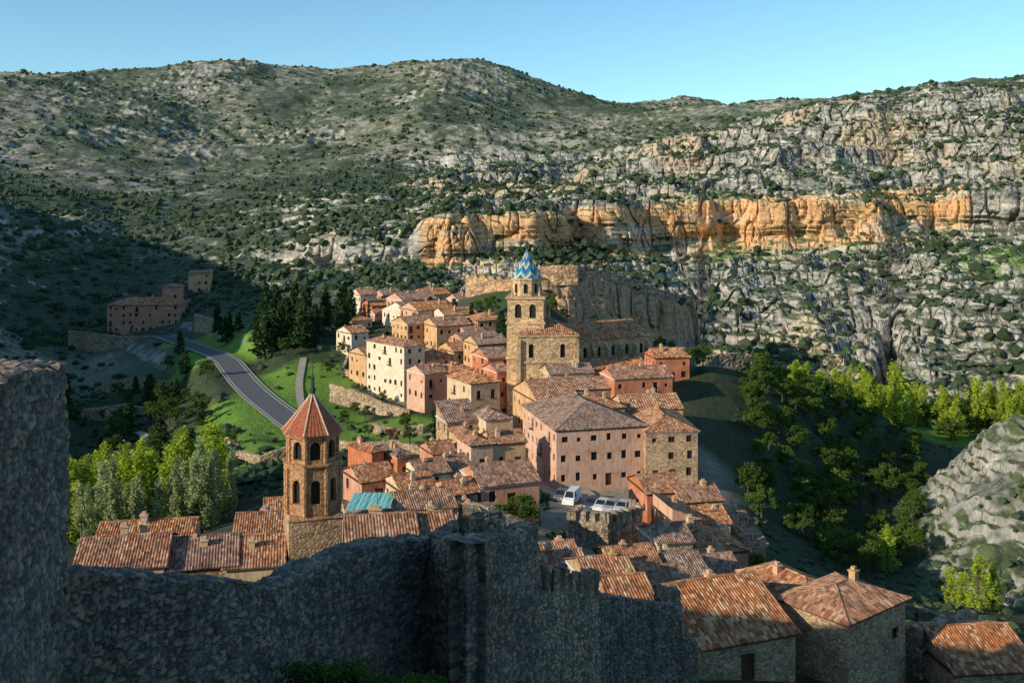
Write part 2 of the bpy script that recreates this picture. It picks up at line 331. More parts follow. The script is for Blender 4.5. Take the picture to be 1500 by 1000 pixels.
rock=mixc(rock,np.array([.23,.22,.20]),ss(rn,.05,.8));rock=mixc(rock,np.array([.58,.53,.45]),ss(-rn,.2,1.0))
rock=rock*(1-.6*np.maximum(np.exp(-(crk/.09)**2),.8*np.exp(-(crk2/.09)**2))*R_)[...,None]
s_=z-0.056*x;aa=x/np.maximum(y,1)
org=ss(s_,-34,-29)*(1-ss(s_,-6,-2))*ss(R_,.5,.9)*(RR>430)*ss(aa,-.1,-.09)*(1-ss(aa,.455,.465))
rock=mixc(rock,np.array([.68,.55,.40]),org*.75)
ost=org*ss(fbm2(x/30,z/7+y/60,3,141)+.3*ss(s_,-24,-10),-.25,.25)
rock=mixc(rock,np.array([.68,.38,.17]),ost*.85)
rock=mixc(rock,np.array([.60,.43,.27]),R_*(1-org)*ss(n1,.05,.3)*.5)
rock=mixc(rock,np.array([.56,.32,.17])*1.0,mesa*.75)
rf_=ss(.80-nz+.12*n3+.08*n2,0,.12)*ss(RR,340,380)
rf_=np.maximum(rf_*np.where(R_>.3,1,.75),mesa*ss(.75-nz,0,.1))
rf_=np.maximum(rf_,R_*ss(n3+n2*.8+.4*n1,.1,.4)*.8)
gl=R_*(1-rf_)
col=mixc(col,np.array([.11,.16,.045]),gl*ss(n1+n2,-.4,.3)*.85)
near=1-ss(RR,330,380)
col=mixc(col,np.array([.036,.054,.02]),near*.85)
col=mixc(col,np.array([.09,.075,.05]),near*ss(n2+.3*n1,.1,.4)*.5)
def blob(px,d,rx,ry):
    cx=(px-750)/F*d
    return np.exp(-(((x-cx)/rx)**2+((y-d)/ry)**2))
gr=np.zeros_like(x)
for q in [(390,215,14,20),(370,245,16,20),(430,270,16,26),(330,330,18,28),(560,232,14,12),(600,215,14,10),(300,365,15,15),(470,240,10,18),(1000,560,40,10),(1150,520,50,12),(1450,470,30,30),(1300,360,40,20),(1380,300,40,26),(1150,330,30,20)]: gr=np.maximum(gr,blob(*q))
col=mixc(col,np.array([.17,.30,.04]),ss(gr+.2*n2,.25,.5)*(1-rf_)*(.8+.2*n2))
tw=np.zeros_like(x)
for q in [(640,290,22,40),(780,220,28,30),(850,155,24,16),(700,140,20,25),(900,120,20,25),(600,100,22,12),(950,175,20,20),(1000,130,12,20),(1000,90,18,14)]: tw=np.maximum(tw,blob(*q))
col=mixc(col,np.array([.32,.27,.21])*1.0,ss(tw,.35,.65)*.85*(1-mesa))
col=mixc(col,rock,rf_)
col=mixc(col,np.array([.12,.145,.06]),KN*.9);col=mixc(col,rock*.8,KN*ss(.90-nz+.25*n3+.2*n2,0,.2)*.9)
idx=np.arange(nAz*NR).reshape(nAz,NR)
Q=np.stack([idx[:-1,:-1],idx[:-1,1:],idx[1:,1:],idx[1:,:-1]],-1).reshape(-1,4)[:,::-1]
M_ter=mat_col('hillside_ground',.55,.5,.9)
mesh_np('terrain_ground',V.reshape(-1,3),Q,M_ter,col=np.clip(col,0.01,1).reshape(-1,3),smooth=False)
del V,col,rock,crk,crk2,bd_,bfr
# ---------------------------------------------------------------- shrubs
import bmesh
bm=bmesh.new();bmesh.ops.create_icosphere(bm,subdivisions=1,radius=1);iv=np.array([v.co[:] for v in bm.verts]);ifc=np.array([[v.index for v in f.verts] for f in bm.faces]);bm.free()
def road_dist(x,y):
    return np.sqrt(np.min((np.asarray(x)[...,None]-RC[:,0])**2+(np.asarray(y)[...,None]-RC[:,1])**2,-1))
def shrubs(name,n,amin,amax,rmin,rmax,smin,smax,mat,thr,seed,sq=.8,jit=.45,clear=False):
    r0=np.random.RandomState(seed);a=r0.uniform(amin,amax,n);r=np.exp(r0.uniform(math.log(rmin),math.log(rmax),n))
    x=np.sin(a)*r;y=np.cos(a)*r
    m=fbm2(x/45,y/45,4,seed)-.45*fbm2(x/170,y/170,3,151)+r0.uniform(-jit,jit,n)>thr
    e_=2.0;sl_=np.abs(Hf(x+np.sin(a)*e_,y+np.cos(a)*e_)-Hf(x-np.sin(a)*e_,y-np.cos(a)*e_))/(2*e_)
    m&=(sl_<1.1)|(r0.rand(n)<.12)
    if clear:
        dd=road_dist(x,y);m&=dd>7;m&=(dd>26)|(r0.rand(n)<.2)
    x=x[m];y=y[m];z=Hf(x,y);k=len(x)
    s=smin+(smax-smin)*r0.rand(k)**2.2
    d=r0.uniform(.6,1.35,(k,len(iv)))
    V=iv[None]*d[...,None]*s[:,None,None]*np.stack([r0.uniform(.8,1.4,k),r0.uniform(.8,1.4,k),r0.uniform(.6,1.1,k)*sq],-1)[:,None]+np.stack([x,y,z+s*.3],-1)[:,None]
    Fc=ifc[None]+(np.arange(k)*len(iv))[:,None,None]
    return mesh_np(name,V.reshape(-1,3),Fc.reshape(-1,3),mat)
M_shr=mat_leaf('juniper_shrub',(.022,.04,.022),(.055,.08,.038),.0);M_shr2=mat_leaf('scrub_bush',(.06,.085,.048),(.13,.155,.09),.0)
shrubs('hillside_juniper_shrubs',18000,-.5,.52,430,1500,.7,2.8,M_shr,.0,201,1.1)
shrubs('hillside_scrub_bushes',14000,-.5,.52,420,1300,.4,1.4,M_shr2,-.1,202)
shrubs('gorge_scrub_bushes',8500,-.15,.52,360,720,.4,2.2,M_shr,.05,203,1.0,.3)
shrubs('valley_scrub_bushes',3200,-.5,-.12,180,430,.4,1.7,M_shr,-.25,204,clear=True)
shrubs('slope_scrub_bushes',1500,.22,.52,110,300,.2,.9,M_shr,-.1,205)
# ---------------------------------------------------------------- trees
def cyl(V,Fq,p0,p1,r0,r1,n=6):
    p0=np.array(p0,float);p1=np.array(p1,float);d=p1-p0;d/=np.linalg.norm(d)
    u=np.cross(d,[.3,.9,.1]);u/=np.linalg.norm(u);v=np.cross(d,u);b=len(V)
    for p,r in((p0,r0),(p1,r1)):
        for k in range(n):
            t=2*math.pi*k/n;V.append(p+r*(u*math.cos(t)+v*math.sin(t)))
    for k in range(n): Fq.append((b+k,b+(k+1)%n,b+n+(k+1)%n,b+n+k))
def leaves(C,s,r0):
    n=len(C);a=r0.normal(size=(n,3));a/=np.linalg.norm(a,axis=1,keepdims=True);b=np.cross(a,r0.normal(size=(n,3)));b/=np.linalg.norm(b,axis=1,keepdims=True)
    sz=(s*r0.uniform(.6,1.4,n))[:,None]
    return np.stack([C-a*sz-b*sz*.6,C+a*sz-b*sz*.6,C+a*sz*.7+b*sz*.6,C-a*sz*.7+b*sz*.6],1).reshape(-1,3)
def tree_mesh(kind,seed):
    r0=np.random.RandomState(seed);V=[];Q=[]
    if kind=='conifer':
        h=12;cyl(V,Q,(0,0,-1),(0,0,h*.95),.3,.05);C=[]
        for i in range(24):
            t=.10+.88*i/24;R=3.9*(1-t)**.8*r0.uniform(.6,1.2)+.2
            nb=6
            for k in range(nb):
                an=r0.uniform(0,6.28);L=R*r0.uniform(.6,1.15);z0=h*t
                tip=np.array([math.cos(an)*L,math.sin(an)*L,z0-.12*L+.2])
                if i%3==0 and k<4: cyl(V,Q,(0,0,z0),tip,.06,.02,3)
                m=12
                tt=r0.uniform(.15,1,m)**.6
                C.append(np.array([0,0,z0])+(tip-np.array([0,0,z0]))*tt[:,None]+r0.normal(0,.22,(m,3))*np.array([1,1,.5]))
        C=np.concatenate(C);LV=leaves(C,.3,r0)
    elif kind in('broad','red'):
        h=9;cyl(V,Q,(0,0,-1),(0,0,3.2),.28,.2);C=[]
        for i in range(26):
            an=r0.uniform(0,6.28);el=r0.uniform(-.4,1);R=r0.uniform(1.0,3.3)
            c0=np.array([math.cos(an)*R*math.sqrt(1-max(el,0)**2*.7),math.sin(an)*R*math.sqrt(1-max(el,0)**2*.7),5.0+el*3.4])
            if i<9: cyl(V,Q,(0,0,3),c0,.1,.03,4)
            rr=r0.uniform(.5,1.3);m=int(95*rr);d=r0.normal(size=(m,3));d/=np.linalg.norm(d,axis=1,keepdims=True)
            C.append(c0+d*rr*(r0.rand(m,1)**.4)*np.array([1,1,.8])*r0.uniform(.8,1.25,(m,1)))
        C=np.concatenate(C);LV=leaves(C,.17,r0)
    else:
        h=15;cyl(V,Q,(0,0,-1),(0,0,h*.8),.25,.05);C=[]
        for i in range(44):
            t=i/44;R=(1.9 if kind=='poplar' else 1.4)*math.sin(math.pi*min(1,.08+.9*t**.8))**.7*r0.uniform(.6,1.2)
            an=r0.uniform(0,6.28);L=R*r0.uniform(.2,1)
            c0=np.array([math.cos(an)*L,math.sin(an)*L,1.5+t*(h-2)])
            if i%3==0: cyl(V,Q,(0,0,max(.5,c0[2]-2)),c0,.07,.02,3)
            rr=r0.uniform(.3,.75);m=50;d=r0.normal(size=(m,3));d/=np.linalg.norm(d,axis=1,keepdims=True)
            C.append(c0+d*rr*(r0.rand(m,1)**.4)*np.array([1,1,2.6]))
        C=np.concatenate(C);LV=leaves(C,.15,r0)
    nb=len(V);nq=len(Q);V=np.concatenate([np.array(V),LV]);k=len(C)
    Q=np.concatenate([np.array(Q),nb+np.arange(4*k).reshape(-1,4)])
    mi=np.concatenate([np.zeros(nq),np.ones(k)])
    o=mesh_np('proto',V,Q,[M_bark,LF[kind]],midx=mi);me=o.data;me.name=kind+'_tree_mesh';bpy.data.objects.remove(o);return me
TM={k:[tree_mesh(k,300+i*7+j) for j in range(4)] for i,k in enumerate(['conifer','broad','poplar','silver','red'])}
TN={'conifer':'pine_tree','broad':'broadleaf_tree','poplar':'poplar_tree','silver':'white_poplar_tree','red':'redbud_tree'}
def tree(kind,x,y,s,z=None,parent=None,sx=1.0):
    if z is None and float(road_dist(x,y))<8: return None
    o=bpy.data.objects.new(TN[kind],random.choice(TM[kind]));scene.collection.objects.link(o)
    o.location=(x,y,H1(x,y)-.2 if z is None else z);s*=random.uniform(.85,1.15);o.scale=(s*sx*random.uniform(.85,1.2),s*sx,s*random.uniform(.88,1.12));o.rotation_euler=(random.uniform(-.05,.05),random.uniform(-.05,.05),random.uniform(0,6.28))
    if parent:o.parent=parent
    return o
def grove(name,kinds,pa,pb,da,db,n,s0,s1,sx=1.0):
    e=empty(name)
    for i in range(n):
        d=random.uniform(da,db);px=random.uniform(pa,pb);tree(random.choice(kinds),(px-750)/F*d,d,random.uniform(s0,s1),parent=e,sx=sx)
grove('poplar_grove',['poplar'],85,335,156,180,66,.72,.95,1.55)
grove('white_poplar_grove',['silver'],120,340,144,152,32,.64,.92,1.15)
grove('valley_woodland',['broad','broad','conifer'],20,310,200,340,100,.4,.8)
for i in range(64):
    d=random.uniform(305,378);px=random.uniform(300,515) if d>325 else random.uniform(370,470)
    tree('conifer',(px-750)/F*d,d,random.uniform(.55,1.2))
for px,d,s,k in [(640,205,.95,'conifer'),(632,335,.7,'conifer'),(655,207,.6,'conifer'),(720,318,.8,'broad'),(735,300,.7,'conifer'),(805,318,.8,'broad'),(970,262,.85,'broad'),(945,290,.7,'broad'),(1030,228,.8,'broad'),(1010,225,.7,'broad'),
   (575,210,.45,'red'),(600,212,.5,'broad'),(540,222,.4,'broad'),(690,205,.5,'broad'),(520,250,.5,'broad'),(340,215,.45,'broad'),(760,128,.55,'broad'),(745,132,.5,'broad'),(775,126,.5,'broad'),(735,127,.45,'broad'),(755,138,.5,'broad'),(790,140,.5,'broad'),(810,114,.35,'broad'),(822,116,.3,'broad'),(980,140,.4,'broad'),(285,140,.4,'conifer'),(595,225,.5,'broad'),(560,262,.4,'broad'),(665,330,.6,'conifer'),
   (440,318,.7,'broad'),(415,300,.6,'broad'),(500,300,.6,'broad'),(515,288,.5,'broad'),(480,283,.5,'broad'),(945,148,.35,'broad'),(1075,120,.45,'broad'),(1110,128,.5,'broad'),
   (690,322,.6,'conifer'),(700,330,.5,'broad'),(825,325,.5,'broad'),(628,262,.45,'conifer'),(618,300,.4,'broad'),(560,300,.4,'broad'),(740,262,.4,'conifer'),(535,245,.4,'broad'),(505,240,.4,'broad')]:
    tree(k,(px-750)/F*d,d,s)
grove('riverside_woodland',['broad'],1090,1345,165,262,130,.4,.75,1.1)
grove('far_riverside_trees',['poplar','poplar','broad','poplar'],1150,1520,285,335,90,.65,1.05,1.8)
grove('gorge_foot_trees',['broad','poplar'],1030,1320,345,385,40,.6,.9,1.4)
for px,d,s in [(1240,155,.7),(1270,152,.75),(1225,160,.7),(1300,158,.6),(1390,132,.4),(1430,128,.45),(1410,130,.4),(1455,130,.38)]: tree('broad' if px<1300 else 'poplar',(px-750)/F*d,d,s,sx=1.2 if px<1300 else 2.0)
for px,d,s in [(455,37,.38),(500,38,.32),(590,39,.32),(765,40,.3),(620,40,.28),(540,38,.28)]: tree('broad',(px-750)/F*d,d,s,z=-(1000-300)/F*d-2.3)
# ---------------------------------------------------------------- walls with openings
def panel(mb,wb,o,d,nrm,W,z0,z1,wins,rev=.22):
    def P3(u,z,q=0): return (o[0]+d[0]*u-nrm[0]*q,o[1]+d[1]*u-nrm[1]*q,z)
    us=sorted({0,W,*[k for w_ in wins for k in w_[:2]]});zs=sorted({z0,z1,*[k for w_ in wins for k in w_[2:4]]})
    for i in range(len(us)-1):
        for j in range(len(zs)-1):
            um=(us[i]+us[i+1])/2;zm=(zs[j]+zs[j+1])/2
            if any(w_[0]<um<w_[1] and w_[2]<zm<w_[3] for w_ in wins): continue
            mb.quad(P3(us[i],zs[j]),P3(us[i+1],zs[j]),P3(us[i+1],zs[j+1]),P3(us[i],zs[j+1]))
    for w_ in wins:
        a,b,c_,e=w_[:4];k=w_[4] if len(w_)>4 else 'w'
        mb.quad(P3(a,c_),P3(a,c_,rev),P3(a,e,rev),P3(a,e));mb.quad(P3(b,c_,rev),P3(b,c_),P3(b,e),P3(b,e,rev))
        mb.quad(P3(a,c_,rev),P3(a,c_),P3(b,c_),P3(b,c_,rev));mb.quad(P3(a,e),P3(a,e,rev),P3(b,e,rev),P3(b,e))
        if k=='arch':
            r=(b-a)/2;m=(a+b)/2;K=8
            for t in range(K):
                u0=a+(b-a)*t/K;u1=a+(b-a)*(t+1)/K
                h0=e-r+math.sqrt(max(0,r*r-(u0-m)**2));h1=e-r+math.sqrt(max(0,r*r-(u1-m)**2))
                mb.quad(P3(u0,h0,.01),P3(u1,h1,.01),P3(u1,e,.01),P3(u0,e,.01));mb.quad(P3(u0,h0,.01),P3(u0,h0,rev),P3(u1,h1,rev),P3(u1,h1,.01))
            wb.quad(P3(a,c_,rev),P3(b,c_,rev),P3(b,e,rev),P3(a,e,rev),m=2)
        elif k=='door':
            wb.quad(P3(a,c_,rev),P3(b,c_,rev),P3(b,e,rev),P3(a,e,rev),m=1)
        else:
            wb.quad(P3(a,c_,rev),P3(b,c_,rev),P3(b,e,rev),P3(a,e,rev),m=0)
            t=.07;q=rev-.05;m=(a+b)/2
            for (p0,p1,r0,r1) in ((a,a+t,c_,e),(b-t,b,c_,e),(a,b,c_,c_+t),(a,b,e-t,e),(m-t/2,m+t/2,c_,e)):
                q+=.004;wb.quad(P3(p0,r0,q),P3(p1,r0,q),P3(p1,r1,q),P3(p0,r1,q),m=1)
            if k=='bal':
                g=.55
                wb.quad(P3(a-.3,c_,0),P3(b+.3,c_,0),P3(b+.3,c_,-g),P3(a-.3,c_,-g),m=1);wb.quad(P3(a-.3,c_-.12,-g),P3(b+.3,c_-.12,-g),P3(b+.3,c_,-g),P3(a-.3,c_,-g),m=1)
                nb=7
                for i in range(nb+1):
                    u=a-.3+(b-a+.6)*i/nb;wb.quad(P3(u,c_,-g),P3(u+.04,c_,-g),P3(u+.04,c_+.95,-g),P3(u,c_+.95,-g),m=3)
                wb.quad(P3(a-.3,c_+.92,-g-.01),P3(b+.3,c_+.92,-g-.01),P3(b+.3,c_+.99,-g-.01),P3(a-.3,c_+.99,-g-.01),m=3)
def wingrid(W,h,door=False,dens=.8,bal=.12):
    r=random;out=[];nf=max(1,int(h/2.7));nc=max(1,int(W/2.5));fh=h/nf
    if W<2.2 or h<2: return out
    for f in range(nf):
        for k in range(nc):
            if r.random()>dens: continue
            cu=W*(k+.5)/nc+r.uniform(-.2,.2);ww=r.choice([.38,.45,.55]);zb=f*fh+fh*.35
            hh=r.choice([.95,1.15,1.4])
            if f==0 and door and k==nc//2: out.append((cu-.6,cu+.6,.02,2.1,'door'));continue
            if f==nf-1 and r.random()<.3: hh=.7;ww=.35
            if zb+hh>h-.25: continue
            if r.random()<bal and f>0: out.append((cu-.5,cu+.5,f*fh+.25,min(h-.3,f*fh+2.15),'bal'))
            else: out.append((cu-ww,cu+ww,zb,zb+hh,'w'))
    return out
def slope(mb,o,e,s,nrm,W,run,per,amp,K=4):
    o=np.array(o,float);e=np.array(e,float);s=np.array(s,float);nrm=np.array(nrm,float)
    n=max(2,int(round(W/per)));pts_=[]
    for i in range(n*K+1):
        u=W*i/(n*K);h=amp*abs(math.sin(math.pi*i/K))
        L=run(u);a=o+e*u+nrm*h;b=o+e*u+s*L+nrm*h
        pts_.append((tuple(a),tuple(b),u,L))
    for i in range(n*K):
        a,b,u,L=pts_[i];c_,d,u2,L2=pts_[i+1]
        mb.quad(a,c_,d,b,uv=[(u,0),(u2,0),(u2,L2),(u,L)])
    for i in range(n*K):
        a=pts_[i][0];c_=pts_[i+1][0];a2=tuple(o+e*pts_[i][2]-nrm*.1);c2=tuple(o+e*pts_[i+1][2]-nrm*.1)
        mb.quad(a2,c2,c_,a,uv=[(pts_[i][2],0)]*4)
def bar(mb,a,b,r=.13):
    a=np.array(a,float);b=np.array(b,float);d=b-a;L=np.linalg.norm(d);d/=L;u=np.cross(d,(0,0,1));u/=np.linalg.norm(u);v=np.cross(u,d)
    n=max(1,int(L/.45))
    pr=[(math.cos(t)*u+math.sin(t)*v)*r for t in (0,.9,1.57,2.25,3.14)]
    for i in range(n):
        p=a+d*L*i/n;q=a+d*L*(i+1)/n
        for k in range(4): mb.quad(tuple(p+pr[k]),tuple(q+pr[k]*.85),tuple(q+pr[k+1]*.85),tuple(p+pr[k+1]),uv=[(i*.37,k)]*4)
def roof(mb,x0,x1,y0,y1,z,kind,pitch,per,amp,ov=.35):
    x0-=ov;x1+=ov;y0-=ov;y1+=ov;W=x1-x0;D=y1-y0;c_,s_=math.cos(pitch),math.sin(pitch);tp=math.tan(pitch);z-=ov*tp*.6
    def sl(side,run):
        if side=='f': slope(mb,(x0,y0,z),(1,0,0),(0,c_,s_),(0,-s_,c_),W,run,per,amp)
        if side=='b': slope(mb,(x1,y1,z),(-1,0,0),(0,-c_,s_),(0,s_,c_),W,run,per,amp)
        if side=='l': slope(mb,(x0,y1,z),(0,-1,0),(c_,0,s_),(-s_,0,c_),D,run,per,amp)
        if side=='r': slope(mb,(x1,y0,z),(0,1,0),(-c_,0,s_),(s_,0,c_),D,run,per,amp)
    if kind=='gx':
        for q in 'fb': sl(q,lambda u:D/2/c_)
        bar(mb,(x0,(y0+y1)/2,z+D/2*tp),(x1,(y0+y1)/2,z+D/2*tp));return z+D/2*tp
    if kind=='gy':
        for q in 'lr': sl(q,lambda u:W/2/c_)
        bar(mb,((x0+x1)/2,y0,z+W/2*tp),((x0+x1)/2,y1,z+W/2*tp));return z+W/2*tp
    if kind=='sf': sl('f',lambda u:D/c_);return z+D*tp
    if kind=='sl': sl('l',lambda u:W/c_);return z+W*tp
    if kind=='sr': sl('r',lambda u:W/c_);return z+W*tp
    m=min(W,D)/2
    for q in 'fb': sl(q,lambda u:min(u,W-u,m)/c_)
    for q in 'lr': sl(q,lambda u:min(u,D-u,m)/c_)
    zt=z+m*tp
    if W>=D: a=(x0+m,(y0+y1)/2,zt);b=(x1-m,(y0+y1)/2,zt)
    else: a=((x0+x1)/2,y0+m,zt);b=((x0+x1)/2,y1-m,zt)
    if abs(W-D)>.1: bar(mb,a,b)
    near=[(x0,y0,z),(x1,y0,z),(x1,y1,z),(x0,y1,z)]
    for i,p in enumerate(near):
        t=a if ((W>=D and i in(0,3)) or (W<D and i in(0,1))) else b
        bar(mb,p,t,.11)
    return zt
def house(name,C,th,a,b,h,kind,wm,pitch=20,dens=.75,below=5,chim=True,bal=.12,far=False):
    e=empty(name,C,th);mb=MB();wb=MB();p=math.radians(pitch)
    fw=wingrid(a,h,True,dens,bal);lw=wingrid(b,h,False,dens*.85,bal)
    panel(mb,wb,(0,0),(1,0),(0,-1),a,-below,h,fw);panel(mb,wb,(0,b),(0,-1),(-1,0),b,-below,h,lw)
    panel(mb,wb,(a,0),(0,1),(1,0),b,-below,h,wingrid(b,h,False,dens*.7,0));panel(mb,wb,(a,b),(-1,0),(0,1),a,-below,h,wingrid(a,h,False,.5,0))
    t=math.tan(p)
    if kind=='gx':
        for X in(0,a): mb.poly([(X,0,h),(X,b,h),(X,b/2,h+b/2*t)])
    if kind=='gy':
        for Y in(0,b): mb.poly([(0,Y,h),(a,Y,h),(a/2,Y,h+a/2*t)])
    if kind=='sf':
        for X in(0,a): mb.poly([(X,0,h),(X,b,h),(X,b,h+b*t)])
        mb.quad((0,b,h),(a,b,h),(a,b,h+b*t),(0,b,h+b*t))
    if kind=='sl':
        for Y in(0,b): mb.poly([(0,Y,h),(a,Y,h),(a,Y,h+a*t)])
        mb.quad((a,0,h),(a,b,h),(a,b,h+a*t),(a,0,h+a*t))
    if kind=='sr':
        for Y in(0,b): mb.poly([(0,Y,h),(a,Y,h),(0,Y,h+a*t)])
        mb.quad((0,0,h),(0,b,h),(0,b,h+a*t),(0,0,h+a*t))
    mb.make('walls',wm,e);wb.make('windows',[M_dark,M_wood,M_void,M_iron],e)
    rb=MB();roof(rb,0,a,0,b,h+.06,kind,p,.5 if far else .26,.1 if far else .065)
    rb.make('roof',M_tile2 if far else M_tile,e)
    eb=MB();eb.box(-.16,a+.16,-.16,-.004,h-.28,h-.06);eb.box(-.16,-.004,0,b+.16,h-.28,h-.06);eb.make('eave',M_wood if random.random()<.6 else M_white,e)
    if chim:
        cb=MB()
        for _ in range(random.choice([1,1,2])):
            cx=random.uniform(.25,.75)*a;cy=random.uniform(.25,.75)*b;w_=random.uniform(.24,.36);zt=h+min(a,b)/2*t+random.uniform(.3,.8)
            cb.box(cx-w_,cx+w_,cy-w_,cy+w_,h,zt);cb.box(cx-w_-.08,cx+w_+.08,cy-w_-.08,cy+w_+.08,zt+.002,zt+.12)
            cb.box(cx-w_*.6,cx+w_*.6,cy-w_*.6,cy+w_*.6,zt+.122,zt+.4)
        cb.make('chimney',random.choice([M_ochre,M_rose,M_sand]),e)
        if not far and random.random()<.45:
            ab=MB();cx,cy=a*.6,b*.55;z0=h+min(a,b)/2*t*.5;ab.prism(5,.03,.02,z0,z0+3.2,cx=cx,cy=cy)
            for k in range(5): ab.box(cx-.35+.03*k,cx+.35-.03*k,cy-.5+.22*k,cy-.48+.22*k,z0+3.0,z0+3.03)
            ab.box(cx-.012,cx+.012,cy-.55,cy+.45,z0+2.96,z0+2.99);ab.make('antenna',M_iron,e)
    return e
def HB(pl,pc,pr,pe,pb,D,deg,kind,wm,b=None,name='stone_house',**k):
    th=math.radians(deg);xc,yc,zb=sv(pc,pb,D);ur=(pr-750)/F
    a=(ur*D-xc)/(math.cos(th)-ur*math.sin(th))
    if b is None:
        ul=(pl-750)/F;den=math.sin(th)+ul*math.cos(th);b=(xc-ul*D)/den if den>.05 else 9
    b=max(3.5,min(b,26));h=(pb-pe)/F*D
    return house(name,(xc,yc,zb),th,a,b,h,kind,wm,far=D>185,**k)
HB(155,157,262,447,488,402,3,'hip',M_pink,b=14,name='hilltop_church',dens=.6)
HB(236,238,264,420,450,408,6,'hip',M_pink,b=6,name='church_bell_tower',dens=.4,chim=False)
HB(272,276,308,400,440,440,10,'sf',M_ochre,b=9,name='stone_tower_house',pitch=4,dens=.4,chim=False)
L=[(518,528,552,432,462,372,30,'gx',M_cream,10),(535,545,580,448,480,360,30,'gx',M_red,10),(505,515,545,470,500,335,35,'hip',M_sand,10),
(578,590,640,440,472,345,35,'gx',M_rose,12),(600,612,665,455,495,322,35,'gx',M_rose,12),(560,600,622,458,492,330,42,'gx',M_cream,None),
(640,652,700,462,500,318,30,'gx',M_cream,10),(625,640,690,478,515,300,30,'gx',M_ochre,11),(680,700,748,470,512,305,25,'hip',M_pink,11),
(537,592,622,508,588,262,42,'hip',M_cream,None),(520,536,560,520,560,275,40,'gx',M_ochre,9),(505,515,540,488,520,300,40,'gx',M_cream,9),
(600,625,660,528,560,268,35,'gx',M_rose,9),(640,665,712,515,550,272,30,'gx',M_ochre,10),(660,680,735,500,535,285,30,'gx',M_pink,10),
(603,622,655,548,592,245,35,'gx',M_rose,9),(645,660,700,545,585,248,30,'hip',M_ochre,9),(655,690,732,562,612,226,28,'hip',M_sand,None),
(700,715,748,525,590,244,25,'gx',M_red,10),(715,728,746,545,612,232,25,'gx',M_red,8),(690,700,745,505,560,262,25,'gx',M_ochre,10),
(560,575,605,535,575,272,40,'gx',M_sand,8),(580,597,640,475,515,305,35,'gx',M_ochre,10),(660,672,720,440,470,350,30,'gx',M_rose,10),(610,620,660,432,460,365,30,'gx',M_ochre,10),
(545,552,580,462,485,350,30,'gx',M_rose,9),(555,562,590,432,455,385,30,'gx',M_pink,9),(700,708,745,445,470,345,25,'gx',M_cream,9),(632,640,668,455,480,338,30,'gx',M_red,8),(676,684,712,488,512,300,30,'gx',M_rose,8)]
for (pl,pc,pr,pe,pb,D,dg,kd,m_,b) in L: HB(pl,pc,pr,pe,pb,D,dg,kd,m_,b,name='village_house',dens=.85)
L=[(632,655,702,618,668,192,22,'sf',M_rub,7),(700,712,748,615,650,190,20,'hip',M_sand,9),(675,690,722,652,692,162,22,'hip',M_rose,7),(712,722,770,650,690,164,18,'gx',M_ochre,7),
(618,635,668,665,697,172,25,'gx',M_pink,7),(668,676,704,640,668,176,22,'hip',M_ochre,7),
(515,545,562,662,705,150,40,'hip',M_red,7),(560,582,604,668,705,150,35,'hip',M_red,7),(600,615,660,696,722,146,28,'gx',M_cream,7),(640,652,690,686,715,152,28,'gx',M_rub,6),
(495,530,580,706,742,132,30,'gx',M_pink,7),(575,590,640,720,748,128,28,'gx',M_sand,7),(640,660,700,725,752,126,26,'gx',M_rub,6),
(665,705,790,712,750,128,20,'gx',M_pink,9),(560,585,668,752,775,108,18,'gx',M_sand,7),(500,515,560,762,790,112,25,'gx',M_rub,6),(640,660,720,770,795,108,18,'gx',M_rub,6),
(90,110,240,836,862,86,12,'gx',M_sand,8),(120,140,280,800,835,100,10,'gx',M_rub,7),(225,250,345,834,865,88,14,'gx',M_rub,8),(290,330,414,832,860,89,12,'gx',M_sand,8),(320,345,412,785,830,104,10,'gx',M_sand,7),(380,390,470,760,800,112,14,'gx',M_rub,7),
(505,512,612,806,850,80,12,'gx',M_sand,8),(505,515,585,786,820,96,12,'gx',M_rub,7),(575,590,668,796,840,82,14,'gx',M_rub,7),(600,610,680,780,810,96,10,'gx',M_rub,6),
(935,948,1000,722,768,138,12,'gx',M_red,8),(985,1000,1058,735,782,136,12,'gx',M_rub,7),(968,985,1028,762,805,124,12,'sr',M_rose,7),(1020,1030,1070,768,815,126,12,'gx',M_rose,7),
(990,1012,1062,800,842,116,14,'hip',M_rose,8),(1050,1060,1095,808,855,118,14,'sr',M_pink,7),(1085,1095,1122,798,838,128,14,'sf',M_rub,6),(950,965,1015,796,835,112,14,'gx',M_rub,6),
(890,905,970,838,865,98,14,'gx',M_rub,7),(960,975,1040,850,880,98,14,'gx',M_rub,7),(790,800,862,845,870,88,14,'gx',M_sand,6),(850,868,935,862,900,82,14,'gx',M_rub,7),(920,935,1000,868,900,88,12,'gx',M_sand,6),(885,900,960,888,920,76,14,'gx',M_rub,6),(793,805,850,826,855,98,14,'gx',M_rub,6),(1030,1045,1090,848,885,104,14,'gx',M_rub,7)]
for (pl,pc,pr,pe,pb,D,dg,kd,m_,b) in L: HB(pl,pc,pr,pe,pb,D,dg,kd,m_,b,name='village_house',dens=.8)
HB(757,815,946,630,716,165,14,'hip',M_rose,22,name='episcopal_palace',dens=.95,bal=.25)
HB(800,842,915,600,640,176,16,'hip',M_rose,9,name='palace_attic_block',dens=.7,below=2)
HB(757,790,850,590,650,186,18,'gx',M_ochre,16,name='palace_rear_wing')
HB(915,946,1022,632,706,167,4,'hip',M_rub,16,name='palace_stone_wing',dens=.6)
HB(900,915,1000,600,640,186,8,'gx',M_ochre,10,name='palace_back_wing')
HB(800,810,900,572,610,205,14,'gx',M_rub,9,name='village_house');HB(880,900,985,555,600,206,14,'gx',M_red,9,name='village_house')
